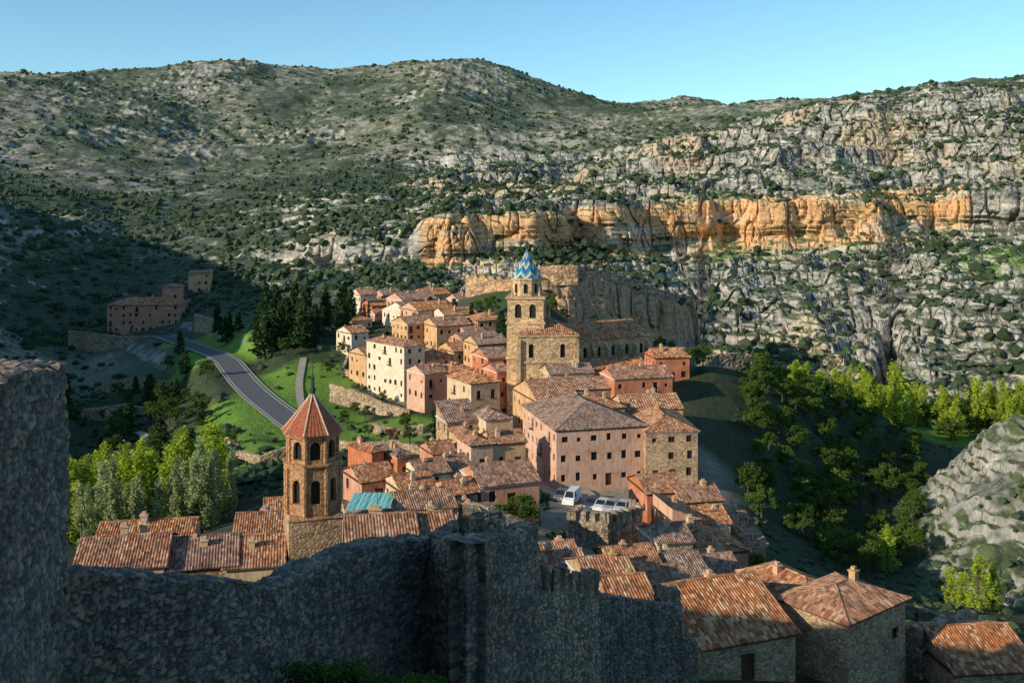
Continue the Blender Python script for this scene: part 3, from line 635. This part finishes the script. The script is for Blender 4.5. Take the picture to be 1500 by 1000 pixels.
HB(945,960,1010,524,560,222,10,'gx',M_red,8,name='village_house');HB(800,806,870,548,585,220,14,'gx',M_ash,8,name='sacristy_house')
HB(1140,1242,1326,912,1000,76,38,'hip',M_rub,None,name='roadside_stone_house',dens=.35,pitch=19,below=8)
HB(1150,1182,1235,880,960,84,30,'hip',M_ochre,8,name='annex_house',dens=.5)
HB(985,1030,1165,948,1010,74,20,'gx',M_rub,12,name='long_roof_house',dens=.3,pitch=22,below=8)
HB(1385,1400,1520,985,1010,78,6,'gx',M_rub,9,name='corner_house',dens=.3,chim=False)
# ---------------------------------------------------------------- cathedral
def ngon_stage(mb,wb,n,R,z0,z1,ph,win=None,kind='arch',rev=.35):
    for k in range(n):
        a0=ph+2*math.pi*k/n;a1=ph+2*math.pi*(k+1)/n
        p=(R*math.cos(a0),R*math.sin(a0));q=(R*math.cos(a1),R*math.sin(a1));W=math.hypot(q[0]-p[0],q[1]-p[1]);d=((q[0]-p[0])/W,(q[1]-p[1])/W)
        ws=[]
        if win:
            for (cu,ww,b,t) in win: ws.append((W*cu-ww/2,W*cu+ww/2,b,t,kind))
        panel(mb,wb,p,d,(d[1],-d[0]),W,z0,z1,ws,rev)
def chevron():
    m,nt,b=newmat('chevron_glazed_tile',.3);L=nt.links
    uv=N(nt,'ShaderNodeUVMap');sp=N(nt,'ShaderNodeSeparateXYZ');L.new(uv.outputs[0],sp.inputs[0])
    pp=N(nt,'ShaderNodeMath',operation='PINGPONG');pp.inputs[1].default_value=.5;L.new(sp.outputs[0],pp.inputs[0])
    ad=N(nt,'ShaderNodeMath',operation='MULTIPLY_ADD');ad.inputs[1].default_value=1.2;L.new(pp.outputs[0],ad.inputs[0]);L.new(sp.outputs[1],ad.inputs[2])
    fr=N(nt,'ShaderNodeMath',operation='FRACT');L.new(ad.outputs[0],fr.inputs[0])
    r=N(nt,'ShaderNodeValToRGB');r.color_ramp.interpolation='CONSTANT';e=r.color_ramp.elements
    e[0].color=(.03,.14,.34,1);e[1].position=.45;e[1].color=(.55,.56,.48,1);x=e.new(.62);x.color=(.45,.34,.08,1);x=e.new(.78);x.color=(.04,.26,.32,1)
    L.new(fr.outputs[0],r.inputs[0]);L.new(r.outputs[0],b.inputs['Base Color']);return m
M_chev=chevron()
D=236;xc,yc,_=sv(772,600,D);zt=lambda py:(300-py)/F*D
ct=empty('cathedral_bell_tower',(xc,yc,0),math.radians(-6));mb=MB();wb=MB();r2=4.35*math.sqrt(2);q4=math.pi/4
ngon_stage(mb,wb,4,r2,zt(640),zt(498),q4)
ngon_stage(mb,wb,4,r2,zt(498),zt(470),q4,[(.5,.7,zt(492),zt(482))])
ngon_stage(mb,wb,4,r2*.97,zt(470),zt(434),q4,[(.3,1.5,zt(463),zt(443)),(.7,1.5,zt(463),zt(443))])
for z_ in (470,434,520): mb.prism(4,r2*1.06,r2*1.06,zt(z_)-.25,zt(z_)+.3,ph=q4)
ngon_stage(mb,wb,8,3.6,zt(432),zt(408),math.pi/8,[(.5,1.0,zt(428),zt(414))])
mb.prism(8,3.9,3.9,zt(408)-.15,zt(408)+.3,ph=math.pi/8)
for k in range(4): mb.prism(6,.35,.1,zt(434)+.3,zt(434)+2.4,cx=3.6*math.cos(q4+k*math.pi/2)*1.25,cy=3.6*math.sin(q4+k*math.pi/2)*1.25)
mb.make('walls',M_ash,ct);wb.make('openings',[M_dark,M_wood,M_void,M_iron],ct)
db=MB();prof=[(3.75,408),(3.2,402),(2.4,394),(1.6,385),(.95,377),(.45,371),(.15,366)]
for (ra,pa),(rb_,pb_) in zip(prof,prof[1:]):
    za=zt(pa)+.3;zb_=zt(pb_)+.3
    for k in range(8):
        a0=math.pi/8+k*math.pi/4;a1=a0+math.pi/4
        db.quad((ra*math.cos(a0),ra*math.sin(a0),za),(ra*math.cos(a1),ra*math.sin(a1),za),(rb_*math.cos(a1),rb_*math.sin(a1),zb_),(rb_*math.cos(a0),rb_*math.sin(a0),zb_),uv=[(k,(408-pa)/14),(k+1,(408-pa)/14),(k+1,(408-pb_)/14),(k,(408-pb_)/14)])
db.make('dome',M_chev,ct)
fb=MB();fb.prism(6,.12,.03,zt(367),zt(352));fb.prism(8,.3,.3,zt(364),zt(362));fb.box(-.5,.5,-.04,.04,zt(356),zt(355.2));fb.make('finial',M_iron,ct)
cr=empty('cathedral_crossing',sv(758,600,229),math.radians(4));mb=MB();wb=MB();a=13.9;b=16;h=(600-490)/F*229
panel(mb,wb,(0,0),(1,0),(0,-1),a,-8,h,[(2.6,3.8,h-5.4,h-2.2,'arch'),(9.9,11.1,h-5.4,h-2.2,'arch'),(6.3,7.5,h-8.8,h-7.2,'w'),(2.8,3.6,h-11.5,h-9.9,'w'),(10.2,11,h-12.5,h-10.6,'w')],.45)
panel(mb,wb,(0,b),(0,-1),(-1,0),b,-8,h,[(4,5.2,h-5.4,h-2.2,'arch'),(10.5,11.7,h-5.4,h-2.2,'arch')],.45);panel(mb,wb,(a,0),(0,1),(1,0),b,-8,h,[]);panel(mb,wb,(a,b),(-1,0),(0,1),a,-8,h,[])
for u in (-.3,a-.7): mb.box(u,u+1.0,-.7,-.01,-8,h-1.2)
mb.box(-.3,a+.3,-.35,-.012,h-.55,h-.1);mb.box(0,a,-.25,-.013,h-6.6,h-6.2)
mb.make('walls',M_ash,cr);wb.make('windows',[M_dark,M_wood,M_void,M_iron],cr);rb=MB();roof(rb,0,a,0,b,h+.06,'hip',.42,.5,.1);rb.make('roof',M_tile2,cr)
ce=empty('cathedral_nave',sv(842,575,240),math.radians(30));mb=MB();wb=MB();a=22.5;b=15;h=(575-500)/F*240
for k,(o_,d_,n_,W_) in enumerate([((0,0),(1,0),(0,-1),a),((0,b),(0,-1),(-1,0),b),((a,0),(0,1),(1,0),b),((a,b),(-1,0),(0,1),a)]):
    panel(mb,wb,o_,d_,n_,W_,-8,h,[(u-.5,u+.5,h-4.2,h-1.7,'arch') for u in ([3,7.2,11.4,15.6,20] if k==0 else [])],.4)
for X in(0,a): mb.poly([(X,0,h),(X,b,h),(X,b/2,h+b/2*math.tan(.42))])
for u in (1,5,9.2,13.4,17.7,22):
    mb.box(u-.4,u+.4,-1.5,-.01,-8,h-2.6);mb.quad((u-.4,-1.5,h-2.59),(u+.4,-1.5,h-2.59),(u+.4,-.01,h-.9),(u-.4,-.01,h-.9));mb.poly([(u-.4,-1.5,h-2.59),(u-.4,-.01,h-.9),(u-.4,-.01,h-2.59)])
    mb.poly([(u+.4,-1.5,h-2.59),(u+.4,-.01,h-.9),(u+.4,-.01,h-2.59)])
mb.make('walls',M_ash,ce);wb.make('windows',[M_dark,M_wood,M_void,M_iron],ce);rb=MB();roof(rb,0,a,0,b,h+.1,'gx',.42,.5,.1);rb.make('roof',M_tile2,ce)
HB(960,968,1000,518,560,246,16,'hip',M_rub,10,name='cathedral_apse',dens=.1,chim=False)
HB(850,858,950,542,575,230,18,'sf',M_rub,5,name='cathedral_side_chapel',dens=.5,chim=False,pitch=16)
# ---------------------------------------------------------------- santiago bell tower
D=94;xc,yc,_=sv(458,700,D);zt=lambda py:(300-py)/F*D
st=empty('brick_church_tower',(xc,yc,0),math.radians(18));mb=MB();bb=MB();wb=MB()
ngon_stage(mb,wb,4,2.62*math.sqrt(2)*.93,zt(870),zt(748),q4)
mb.make('stone_base',M_rub,st)
bb.prism(4,3.6,3.3,zt(749),zt(744),ph=q4)
ngon_stage(bb,wb,8,2.6,zt(744),zt(672),math.pi/8,[(.5,.85,zt(728),zt(694))])
bb.prism(8,2.9,2.9,zt(674),zt(671),ph=math.pi/8);bb.prism(8,2.74,2.74,zt(677),zt(674.05),ph=math.pi/8)
ngon_stage(bb,wb,8,2.4,zt(671),zt(633),math.pi/8,[(.5,.95,zt(666),zt(640))])
for k in range(8):
    t=math.pi/8+k*math.pi/4
    bb.prism(6,.2,.2,zt(744),zt(677.05),cx=2.58*math.cos(t),cy=2.58*math.sin(t));bb.prism(6,.17,.17,zt(670.9),zt(635.1),cx=2.38*math.cos(t),cy=2.38*math.sin(t))
bb.prism(8,2.68,2.68,zt(635),zt(632),ph=math.pi/8);bb.prism(8,2.85,2.85,zt(631.95),zt(629.5),ph=math.pi/8)
bb.make('brick_stage',M_brick,st);wb.make('openings',[M_dark,M_wood,M_void,M_iron],st)
rb=MB();prof=[(2.95,629.4),(2.2,616),(1.35,600),(.6,586),(.18,577)]
for (ra,pa),(rb_,pb_) in zip(prof,prof[1:]):
    za,zb_=zt(pa),zt(pb_)
    for k in range(8):
        a0=math.pi/8+k*math.pi/4;a1=a0+math.pi/4
        nS=12
        for i in range(nS):
            def PT(r,z,t,u):
                p=np.array([r*math.cos(a0),r*math.sin(a0)])*(1-t)+np.array([r*math.cos(a1),r*math.sin(a1)])*t
                am=(a0+a1)/2;h_=.05*u*(r/2.9);return (p[0]+math.cos(am)*h_,p[1]+math.sin(am)*h_,z)
            t0=i/nS;t1=(i+1)/nS;u0=i%2;u1=(i+1)%2
            rb.quad(PT(ra,za,t0,u0),PT(ra,za,t1,u1),PT(rb_,zb_,t1,u1),PT(rb_,zb_,t0,u0))
rb.make('tile_roof',mat_flat('red_roof',(.34,.10,.05),.6,.4,5),st)
hb=MB()
for k in range(8):
    t=math.pi/8+k*math.pi/4
    for (ra,pa),(rb_,pb_) in zip(prof,prof[1:]): bar(hb,(ra*math.cos(t),ra*math.sin(t),zt(pa)),(rb_*math.cos(t),rb_*math.sin(t),zt(pb_)),.09)
hb.make('hip_ridges',M_sand,st)
fb=MB();fb.prism(8,.28,.2,zt(579),zt(572));fb.prism(8,.34,.34,zt(572),zt(569));fb.prism(8,.2,.04,zt(569),zt(545));fb.prism(8,.2,.2,zt(556),zt(553));fb.prism(5,.04,.02,zt(545),zt(530));fb.box(-.3,.3,-.02,.02,zt(538),zt(537));fb.make('finial',mat_flat('slate_dark',(.05,.06,.07),.4),st)
# ---------------------------------------------------------------- stone walls (relief geometry)
def cells(p,sx,sy,sz):
    q=p/np.array([sx,sy,sz]);qi=np.floor(q);f1=np.full(len(p),9.);f2=f1.copy();idc=np.zeros(len(p))
    for dx in(-1,0,1):
        for dy in(-1,0,1):
            for dz in(-1,0,1):
                c0=qi+np.array([dx,dy,dz]);j=np.stack([_h(c0[:,0],c0[:,1],c0[:,2],k) for k in(1,2,3)],-1)
                d=np.linalg.norm(c0+.15+.7*j-q,axis=1);i_=_h(c0[:,0],c0[:,1],c0[:,2],9)
                m=d<f1;f2=np.where(m,f1,np.minimum(f2,d));idc=np.where(m,i_,idc);f1=np.where(m,d,f1)
    return f1,f2,idc
M_fw=mat_col('rubble_wall_stone',.6,.05,9)
def stone_wall(name,pl,thick,zbot,res=.09,base=(.205,.185,.16),rag=.25,merl=None,disp=.07,cell=(.36,.36,.22)):
    pl=np.array(pl,float);seg=np.hypot(np.diff(pl[:,0]),np.diff(pl[:,1]));cum=np.concatenate([[0],np.cumsum(seg)]);L=cum[-1]
    n=max(2,int(L/res));t=np.linspace(0,L,n);x=np.interp(t,cum,pl[:,0]);y=np.interp(t,cum,pl[:,1]);zt0=np.interp(t,cum,pl[:,2])+fbm2(t/1.3,t*0+3,3,5)*rag
    zt_=zt0
    if merl is not None: 
        per,wd,hh=merl;ph=((t+.3*per)%per);zt_=zt0+np.where(ph<wd,hh*(1+.15*vn2(np.floor((t+.3*per)/per)*3.3,t*0,4)),0)
    tx=np.gradient(x);ty=np.gradient(y);l=np.hypot(tx,ty);tx/=l;ty/=l;nx,ny=ty,-tx
    hmax=(zt0.max()-zbot);m=max(3,int(hmax/res));k=max(2,int(thick/res/1.5))
    vv=np.linspace(0,1,m)
    Z=zbot+(zt0-zbot)[:,None]*vv[None]
    if merl is not None:
        km=max(2,int(merl[2]/res));Z=np.concatenate([Z,zt0[:,None]+(zt_-zt0)[:,None]*np.linspace(0,1,km+1)[1:][None]],1);m=Z.shape[1]
    fr=np.stack([np.repeat(x[:,None],m,1),np.repeat(y[:,None],m,1),Z],-1);NF=np.stack([np.repeat(nx[:,None],m,1),np.repeat(ny[:,None],m,1),Z*0],-1)
    w_=np.linspace(0,1,k+1)[1:]*thick
    tp=np.stack([x[:,None]-nx[:,None]*w_,y[:,None]-ny[:,None]*w_,np.repeat(zt_[:,None],k,1)],-1);NT=np.zeros_like(tp);NT[...,2]=1
    mk=max(3,m//3);vb=np.linspace(1,0,mk+1)[1:]
    bk=np.stack([np.repeat((x-nx*thick)[:,None],mk,1),np.repeat((y-ny*thick)[:,None],mk,1),zbot+(zt0-zbot)[:,None]*vb[None]],-1);NB=np.stack([np.repeat(-nx[:,None],mk,1),np.repeat(-ny[:,None],mk,1),np.zeros((n,mk))],-1)
    G=np.concatenate([fr,tp,bk],1);NN=np.concatenate([NF,NT,NB],1);sh=G.shape;g=G.reshape(-1,3);nn=NN.reshape(-1,3)
    wp=g+.08*np.stack([vn3(g[:,0]*3,g[:,1]*3,g[:,2]*3,k_) for k_ in(1,2,3)],-1)
    f1,f2,ic=cells(wp,*cell);e=ss(f2-f1,.03,.25)
    g=g+nn*((e*disp*(.5+ic))+fbm2(g[:,0]+g[:,1],g[:,2],2,8)*.1)[:,None]
    b=np.array(base);cl=b*(.5+1.0*ic)[:,None]
    cl=cl*(.5+.5*e)[:,None]*(1+.35*fbm2(g[:,0]/2+g[:,1]/2,g[:,2]/2,3,7))[:,None]
    cl=np.where((ic>.6)[:,None],cl*np.array([1.1,.93,.8]),cl)
    M_=sh[1];idx=np.arange(n*M_).reshape(n,M_)
    Q=np.stack([idx[:-1,:-1],idx[1:,:-1],idx[1:,1:],idx[:-1,1:]],-1).reshape(-1,4)
    return mesh_np(name,g,Q,M_fw,col=np.clip(cl,.01,1))
P_=sv
stone_wall('old_stone_tower',[(-10.2,8,-3.2),(-13.42,30,-4.75),(-18,31,-5.0)],3,-17,.07,rag=.25)
stone_wall('city_wall',[(-13.6,29,-10.9),P_(150,842,31),P_(220,845,32.5),P_(330,852,35.5),P_(400,858,38),P_(440,846,40),P_(480,825,41.5),P_(540,803,44),P_(628,785,48.5)],1.3,-26,.08,rag=.22)
stone_wall('wall_tower',[P_(625,782,49),P_(684,797,44),P_(788,770,50.5),(P_(788,770,50.5)[0]-3.0,55,-16.5),(P_(625,782,49)[0],49.2,-16.3)],.9,-30,.08,rag=.14,base=(.25,.215,.175))
tf=MB();cs=[P_(625,782,49),P_(684,797,44),P_(788,770,50.5),(P_(788,770,50.5)[0]-3.0,55,-16.5)]
tf.poly([(p[0],p[1],-16.6) for p in cs]);tf.make('tower_floor',M_rub,bpy.data.objects['wall_tower'])
stone_wall('ruined_wall_block',[P_(680,772,48.5),P_(690,752,48),P_(735,748,49),P_(742,765,50)],1.4,-17.5,.08,rag=.2,base=(.36,.3,.23))
stone_wall('crenellated_wall',[P_(788,866,51.5),P_(878,870,57)],.6,-34,.07,rag=.06,merl=(.95,.5,1.15),base=(.36,.3,.23))
stone_wall('stepped_city_wall',[P_(877,872,57),P_(925,878,60),P_(990,888,64),P_(1000,930,65),P_(1022,940,67)],.9,-38,.09,rag=.12)
stone_wall('small_battlement_row',[P_(968,880,64),P_(1000,884,65)],.6,-29,.09,rag=.05,merl=(.72,.4,.85),base=(.36,.3,.23))
tw_=dict(base=(.34,.28,.21),rag=.1,merl=(1.6,.95,1.1),disp=.08,cell=(.6,.6,.4))
stone_wall('crenellated_tower',[P_(845,752,134),P_(832,762,124),P_(890,766,119),P_(940,754,126),P_(930,744,136)],.8,-54,.14,**tw_)
stone_wall('ruin_wall',[P_(1326,915,84),P_(1350,925,82),P_(1395,905,86),P_(1430,900,92)],.8,-48,.13,rag=.5,disp=.08,cell=(.5,.5,.3),base=(.36,.3,.22))
stone_wall('ruin_wall',[P_(1345,890,92),P_(1380,905,92),P_(1392,930,88)],.8,-48,.13,rag=.4,disp=.08,cell=(.5,.5,.3),base=(.36,.3,.22))
ob=dict(base=(.55,.37,.23),disp=.12,cell=(1.2,1.2,.7))
stone_wall('castle_wall',[P_(682,404,350),P_(715,408,346),P_(745,411,342),P_(790,398,337)],1.5,-33,.4,rag=.5,merl=(3.4,2,.9),**ob)
stone_wall('castle_wall',[P_(792,392,336),P_(815,389,335),P_(846,390,336)],1.5,-27,.4,rag=.5,**ob)
stone_wall('castle_wall',[P_(845,390,342),P_(880,396,349),P_(920,407,357),P_(960,424,365),P_(1016,436,377)],1.5,-42,.4,rag=.3,merl=(4.4,3,.6),base=(.42,.33,.25),disp=.12,cell=(1.2,1.2,.7))
stone_wall('lower_town_wall',[P_(985,545,232),P_(1020,540,236),P_(1050,520,240),P_(1085,517,243),P_(1125,532,246)],1.2,-48,.3,base=(.36,.3,.23),rag=.25,disp=.1,cell=(.8,.8,.5))
for pl_,zb_ in [([P_(483,562,262),P_(520,572,258),P_(560,590,250),P_(600,600,245)],-56),([P_(470,638,212),P_(520,650,206),P_(575,645,205),P_(620,655,200)],-56),([P_(345,660,205),P_(380,668,198),P_(420,655,200)],-58),([P_(508,520,290),P_(500,540,285),P_(540,548,280)],-54),
  ([P_(285,460,388),P_(330,474,368),P_(400,497,348)],-55),([P_(330,640,222),P_(350,655,212)],-58),
  ([P_(100,484,396),P_(130,487,390),P_(180,493,386),P_(225,492,386)],-58),([P_(540,620,228),P_(580,628,222),P_(620,622,222)],-54),([P_(150,560,330),P_(200,552,325),P_(250,560,310)],-66),([P_(120,600,290),P_(180,592,285),P_(230,600,280)],-66)]:
    stone_wall('terrace_wall',pl_,.8,zb_,.3,base=(.44,.35,.25),rag=.15)
# ---------------------------------------------------------------- roads
def ribbon(name,ctrl,wd,off,mat,lat=0.,nx=6,step=1.2):
    if ctrl is None: c_=RC.copy()
    else: c_=np.array([(sv(*q)[0],q[2]) for q in ctrl])
    seg=np.hypot(*np.diff(c_,axis=0).T);cum=np.concatenate([[0],np.cumsum(seg)]);n=int(cum[-1]/step)
    t=np.linspace(0,cum[-1],n);x=np.interp(t,cum,c_[:,0]);y=np.interp(t,cum,c_[:,1])
    ker_=np.ones(9)/9
    xp=np.pad(x,4,mode='edge');yp=np.pad(y,4,mode='edge');x=np.convolve(xp,ker_,'valid');y=np.convolve(yp,ker_,'valid')
    tx=np.gradient(x);ty=np.gradient(y);l=np.hypot(tx,ty);nx_,ny_=-ty/l,tx/l
    u=np.linspace(-.5,.5,nx)*wd+lat;X=x[:,None]+nx_[:,None]*u;Y=y[:,None]+ny_[:,None]*u
    Zc=Hf(x,y);Zc=np.convolve(np.pad(Zc,4,mode='edge'),ker_,'valid')
    if ctrl is None: Z=np.repeat(Zc[:,None],nx,1)+off
    else: Z=np.maximum(Hf(X,Y),Zc[:,None])*.5+.5*Zc[:,None]+off
    idx=np.arange(n*nx).reshape(n,nx);Q=np.stack([idx[:-1,:-1],idx[1:,:-1],idx[1:,1:],idx[:-1,1:]],-1).reshape(-1,4)[:,::-1]
    return mesh_np(name,np.stack([X,Y,Z],-1).reshape(-1,3),Q,mat)
M_asp=mat_flat('asphalt',(.12,.12,.125),.9,.12,1);M_line=mat_flat('road_paint',(.6,.6,.57),.7,.1);M_pave=mat_flat('pavement_stone',(.36,.31,.25),.9,.2,1.2);M_kerb=mat_flat('kerb_stone',(.38,.35,.3),.9)
ribbon('road',None,7.5,.3,M_asp)
ribbon('road_edge_line',None,.2,.32,M_line,3.2,2);ribbon('road_edge_line',None,.2,.32,M_line,-3.2,2);ribbon('road_kerb',None,.5,.42,M_kerb,4.05,2);ribbon('road_kerb',None,.5,.42,M_kerb,-4.05,2)
ribbon('garden_path',[(445,505,300),(438,545,275),(440,570,255),(452,590,240)],2.0,.35,M_pave)
ribbon('valley_path',[(150,630,262),(190,622,266),(215,640,250),(200,660,235),(150,665,230)],2.0,.4,M_pave)
ribbon('plaza_pavement',[(800,700,182),(805,720,172),(815,735,164),(850,745,156),(890,748,153),(935,745,153)],11,.25,M_pave,nx=10)
tb=MB();x0,y0,z0=sv(502,760,104);x1=sv(566,750,104)[0]
nU=14
zz=lambda i_,j_:z0+.3+j_*.03+.03*((i_+j_)%2)+.03*math.sin(i_*1.7)
for i in range(nU):
    for j in range(5):
        u0=x0+(x1-x0)*i/nU;u1=x0+(x1-x0)*(i+1)/nU;v0=y0+j*1.6;v1=v0+1.6
        tb.quad((u0,v0,zz(i,j)),(u1,v0,zz(i+1,j)),(u1,v1,zz(i+1,j+1)),(u0,v1,zz(i,j+1)))
te=empty('scaffold_net_roof');tb.make('net',mat_flat('teal_net',(.20,.55,.50),.6,.2,3),te)
tb=MB()
for i in range(5):
    u=x0+(x1-x0)*i/4
    for v in(0,8): tb.prism(6,.06,.06,z0-5,z0+.3+v*.02,cx=u,cy=y0+v)
for i in range(9):
    u=x0+(x1-x0)*i/8;tb.quad((u-.03,y0,z0+.42),(u+.03,y0,z0+.42),(u+.03,y0+8,z0+.57),(u-.03,y0+8,z0+.57))
tb.make('poles',M_white,te)
# ---------------------------------------------------------------- cars
M_gl=mat_flat('car_glass',(.02,.025,.03),.1,.1);M_ty=mat_flat('tyre',(.02,.02,.02),.9);M_hub=mat_flat('hubcap',(.4,.4,.4),.4)
def car(name,px,py,D,rot,cl,van=False):
    x_,y_,z_=sv(px,py,D);e=empty(name,(x_,y_,H1(x_,y_)+.3),math.radians(rot));pm=mat_flat('car_paint',cl,.3,.03)
    if van: pr=[(-2.4,.35),(-2.4,1.9),(-2.2,2.1),(1.2,2.1),(1.75,1.3),(2.4,1.05),(2.45,.35)];gl=[(.35,1.3),(.35,1.95),(1.1,1.95),(1.6,1.3)];hw=.95
    else: pr=[(-2.1,.3),(-2.15,.85),(-1.9,.98),(-1.45,1.4),(.35,1.45),(1.1,.98),(2.0,.82),(2.12,.3)];gl=[(-1.5,.98),(-1.3,1.36),(.3,1.4),(.95,.98)];hw=.86
    mb=MB();n=len(pr)
    def hwz(z):return hw if z<1.0 else hw-(z-1.0)*.25
    for i in range(n):
        a=pr[i];b=pr[(i+1)%n];mb.quad((a[0],-hwz(a[1]),a[1]),(b[0],-hwz(b[1]),b[1]),(b[0],hwz(b[1]),b[1]),(a[0],hwz(a[1]),a[1]))
    for sg in(-1,1): mb.poly([(p[0],sg*hwz(p[1]),p[1]) for p in pr])
    mb.make('body',pm,e);g=MB()
    for sg in(-1,1): g.poly([(p[0],sg*(hwz(p[1])+.012),p[1]) for p in gl])
    ws=(pr[3],pr[4]) if van else (pr[4],pr[5])
    def off(p,k): return (p[0]+.02,k*(hwz(p[1])-.1),p[1]+.015)
    g.quad(off(ws[0],-1),off(ws[1],-1),off(ws[1],1),off(ws[0],1))
    if not van: g.quad((pr[2][0]-.02,-.7,pr[2][1]+.03),(pr[2][0]-.02,.7,pr[2][1]+.03),(pr[3][0]-.02,.66,pr[3][1]),(pr[3][0]-.02,-.66,pr[3][1]))
    g.make('windows',M_gl,e);wl=MB()
    for wx in(-1.35,1.35):
        for sg in(-1,1):
            for r_,q0,q1,m in((.33,hw-.15,hw+.03,0),(.18,hw+.03,hw+.05,1)):
                ps=[(wx+r_*math.cos(t*math.pi/6),sg*q1,.33+r_*math.sin(t*math.pi/6)) for t in range(12)];wl.poly(ps,m)
                for t in range(12):
                    p=ps[t];q=ps[(t+1)%12];wl.quad((p[0],sg*q0,p[2]),(q[0],sg*q0,q[2]),q,p,m=m)
    wl.make('wheels',[M_ty,M_hub],e)
    lt=MB();fx=pr[-1][0];lt.box(fx-.06,fx+.01,-.75,-.45,.62,.78);lt.box(fx-.06,fx+.01,.45,.75,.62,.78);lt.make('headlights',M_white,e)
car('white_van',838,738,158,250,(.75,.75,.75),True)
for px,py,D_,r_,cl in [(868,742,156,245,(.05,.07,.12)),(882,744,155,245,(.6,.6,.62)),(896,746,154,245,(.3,.32,.35)),(912,748,153,245,(.5,.5,.5)),(928,748,152.5,240,(.06,.06,.07)),(822,736,160,250,(.12,.13,.15))]:
    car('parked_car',px,py,D_,r_,cl)
# ---------------------------------------------------------------- world, sun, camera
wd_=bpy.data.worlds.new('World');scene.world=wd_;wd_.use_nodes=True;nt=wd_.node_tree
sk=nt.nodes.new('ShaderNodeTexSky');sk.sky_type='NISHITA';sk.sun_disc=False;sk.sun_elevation=math.asin(S[2]);sk.sun_rotation=math.atan2(S[0],S[1])
sk.altitude=1100;sk.air_density=1.0;sk.dust_density=.6;sk.ozone_density=1.5
tn=nt.nodes.new('ShaderNodeMix');tn.data_type='RGBA';tn.blend_type='MULTIPLY';tn.inputs[0].default_value=1;tn.inputs[7].default_value=(.84,1.14,1.18,1)
nt.links.new(sk.outputs[0],tn.inputs[6]);nt.links.new(tn.outputs[2],nt.nodes['Background'].inputs[0]);nt.nodes['Background'].inputs[1].default_value=.15
sl=bpy.data.lights.new('sun','SUN');sl.energy=5;sl.angle=math.radians(.5);sl.color=(1,.89,.69)
so=bpy.data.objects.new('sun',sl);scene.collection.objects.link(so)
from mathutils import Vector
so.rotation_euler=Vector(S).to_track_quat('Z','Y').to_euler();so.location=(-100,-60,80)
cam=bpy.data.cameras.new('camera');co=bpy.data.objects.new('camera',cam);scene.collection.objects.link(co)
cam.lens=35;cam.sensor_width=36;cam.shift_y=-200/1500;co.rotation_euler=(math.radians(90),0,0);co.location=(0,0,0);cam.clip_end=20000;cam.clip_start=.1
scene.camera=co
scene.view_settings.view_transform='Standard';scene.view_settings.look='None';scene.view_settings.exposure=0
